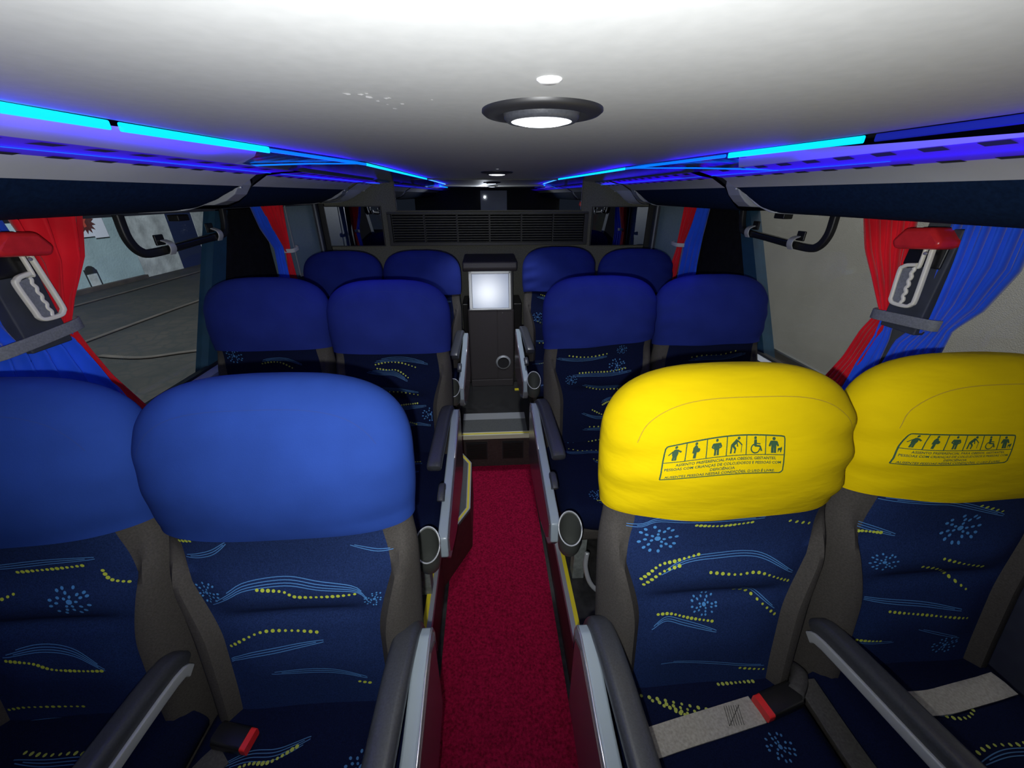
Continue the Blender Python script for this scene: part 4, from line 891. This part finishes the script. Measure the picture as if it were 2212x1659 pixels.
mb = MB(); mb.box((0, -.5, -.30), (.01, .36, .55), 0); mb.box((.010, .05, -.34), (.012, .40, .5), 0); mb.build('sheet', M['paper'], po)
mb = MB(); n = 26; mb.add([(.016, -.06 + (.25 if i % 2 else .16) * math.cos(2*PI*i/n), .0 + (.25 if i % 2 else .16) * math.sin(2*PI*i/n)) for i in range(n)], [tuple(range(n))]); mb.add([(.018, -.06 + .06 * a, b * .11) for a, b in ((-1, -1), (.2, -.8), (0, 0), (1, .6), (.2, 1), (-.7, .3))], [tuple(range(6))], 1)
tag(mb.build('emblem', [M['ink'], M['inkred']], po, recalc=False), 'dark spiky round mark with red centre')
for pts, lab in (([(-5.95, 4.6), (-5.92, 5.6), (-5.9, 7.8), (-5.7, 11)], 'pale kerb line farther out on the dark street'), ([(-5.2, 5.1), (-4.6, 5.0), (-4.1, 5.2), (-3.2, 5.5)], 'pale crooked line of stones crossing the street'), ([(-8.2, 4), (-8.0, 8), (-8.1, 13)], 'pale kerb at the foot of the street wall')):
    mb = MB(); mb.sweep(smooth_path([(a, b, -.335) for a, b in pts], 5), rrect(.07, .02, .008), 0); tag(mb.build('kerb_line', M['kerb']), lab, 'kerb')
mb = MB(); mb.box((4.0, -10, -.35), (4.3, 14, 6)); tag(mb.build('side_wall', M['outgrey']), 'plain grey rough wall close outside the right windows', 'wall')

# ------------------------------------------------------------------ lights
def area(name, loc, target, sx, sy, e, col):
    l = bpy.data.lights.new(name, 'AREA'); l.shape = 'RECTANGLE'; l.size = sx; l.size_y = sy; l.energy = e; l.color = col
    o = bpy.data.objects.new(name, l); COL.objects.link(o); o.location = loc
    d = Vector(target) - Vector(loc); o.rotation_euler = d.to_track_quat('-Z', 'Y').to_euler(); return o
CAMP = Vector((0, 0, 1.6)); pitch = math.radians(26.24); yaw = math.radians(3.45)
fwd = Vector((math.sin(yaw) * math.cos(pitch), math.cos(yaw) * math.cos(pitch), -math.sin(pitch)))
l = bpy.data.lights.new('flash', 'SPOT'); l.energy = 42; l.spot_size = math.radians(172); l.spot_blend = .9; l.shadow_soft_size = .006; l.color = (.97, .99, 1)
fl = bpy.data.objects.new('phone_flash', l); COL.objects.link(fl); fl.location = (-.02, -.012, 1.565)
fl.rotation_euler = Vector((math.sin(yaw) * .97, .97, .02)).to_track_quat('-Z', 'Y').to_euler()
DB = (.02, .0, 1)
for x, E_ in ((-.50, EL), (.66, ER)):
    s = -1 if x < 0 else 1
    a = area('blue_glow', (interp(E_, .6) , .35, 1.660), (interp(E_, .6), .35, 3), .02, 1.4, 1.2 if s < 0 else .35, DB)
    a = area('blue_glow', (interp(E_, 1.2) , 1.25, 1.660), (interp(E_, 1.2), 1.25, 3), .02, .5, .8, DB)
    a.rotation_euler.z += math.atan((.10 if s < 0 else .06) / .5) * (-s) * -1
    area('blue_glow', (interp(E_, 2.4), 2.35, 1.662), (interp(E_, 2.4), 2.35, 3), .02, 1.4, 1.2, DB)
    area('blue_wash', (interp(E_, 1.5), 1.5, 1.66), (interp(E_, 1.5) + s * .25, 1.5, .6), .05, 2.6, .7, (.10, .06, 1))
    P = PL if s < 0 else PR
    area('blue_glow', (P[1][0] - s * .0, .9, 1.645), (P[1][0], .9, 3), .02, 1.5, .3, DB)
    area('blue_glow', (P[1][0] - s * .0, 2.4, 1.645), (P[1][0], 2.4, 3), .02, 1.2, .25, DB)
area('street_lamp', (-4.0, 4.0, 5.5), (-8.9, 9.3, .3), 1.2, 1.2, 800, (.85, .95, 1))
area('side_wall_fill', (1.9, 2.2, 5.5), (4.0, 2.2, 1.2), .8, 7, 330, (1, .95, .88))  # unseen area lamp added to brighten the grey side wall
w = bpy.data.worlds.new('night'); sc.world = w; w.use_nodes = True
w.node_tree.nodes['Background'].inputs[0].default_value = (.03, .035, .05, 1); w.node_tree.nodes['Background'].inputs[1].default_value = .5

# ------------------------------------------------------------------ camera
cd = bpy.data.cameras.new('camera'); cam = bpy.data.objects.new('camera', cd); COL.objects.link(cam)
cam.location = CAMP; cam.rotation_euler = fwd.to_track_quat('-Z', 'Y').to_euler()
cd.sensor_width = 36; cd.lens = 36 * 831 / 2212; cd.clip_start = .01; cd.clip_end = 200
sc.camera = cam
sc.view_settings.view_transform = 'Standard'; sc.view_settings.look = 'None'; sc.view_settings.exposure = 0; sc.view_settings.gamma = 1.07
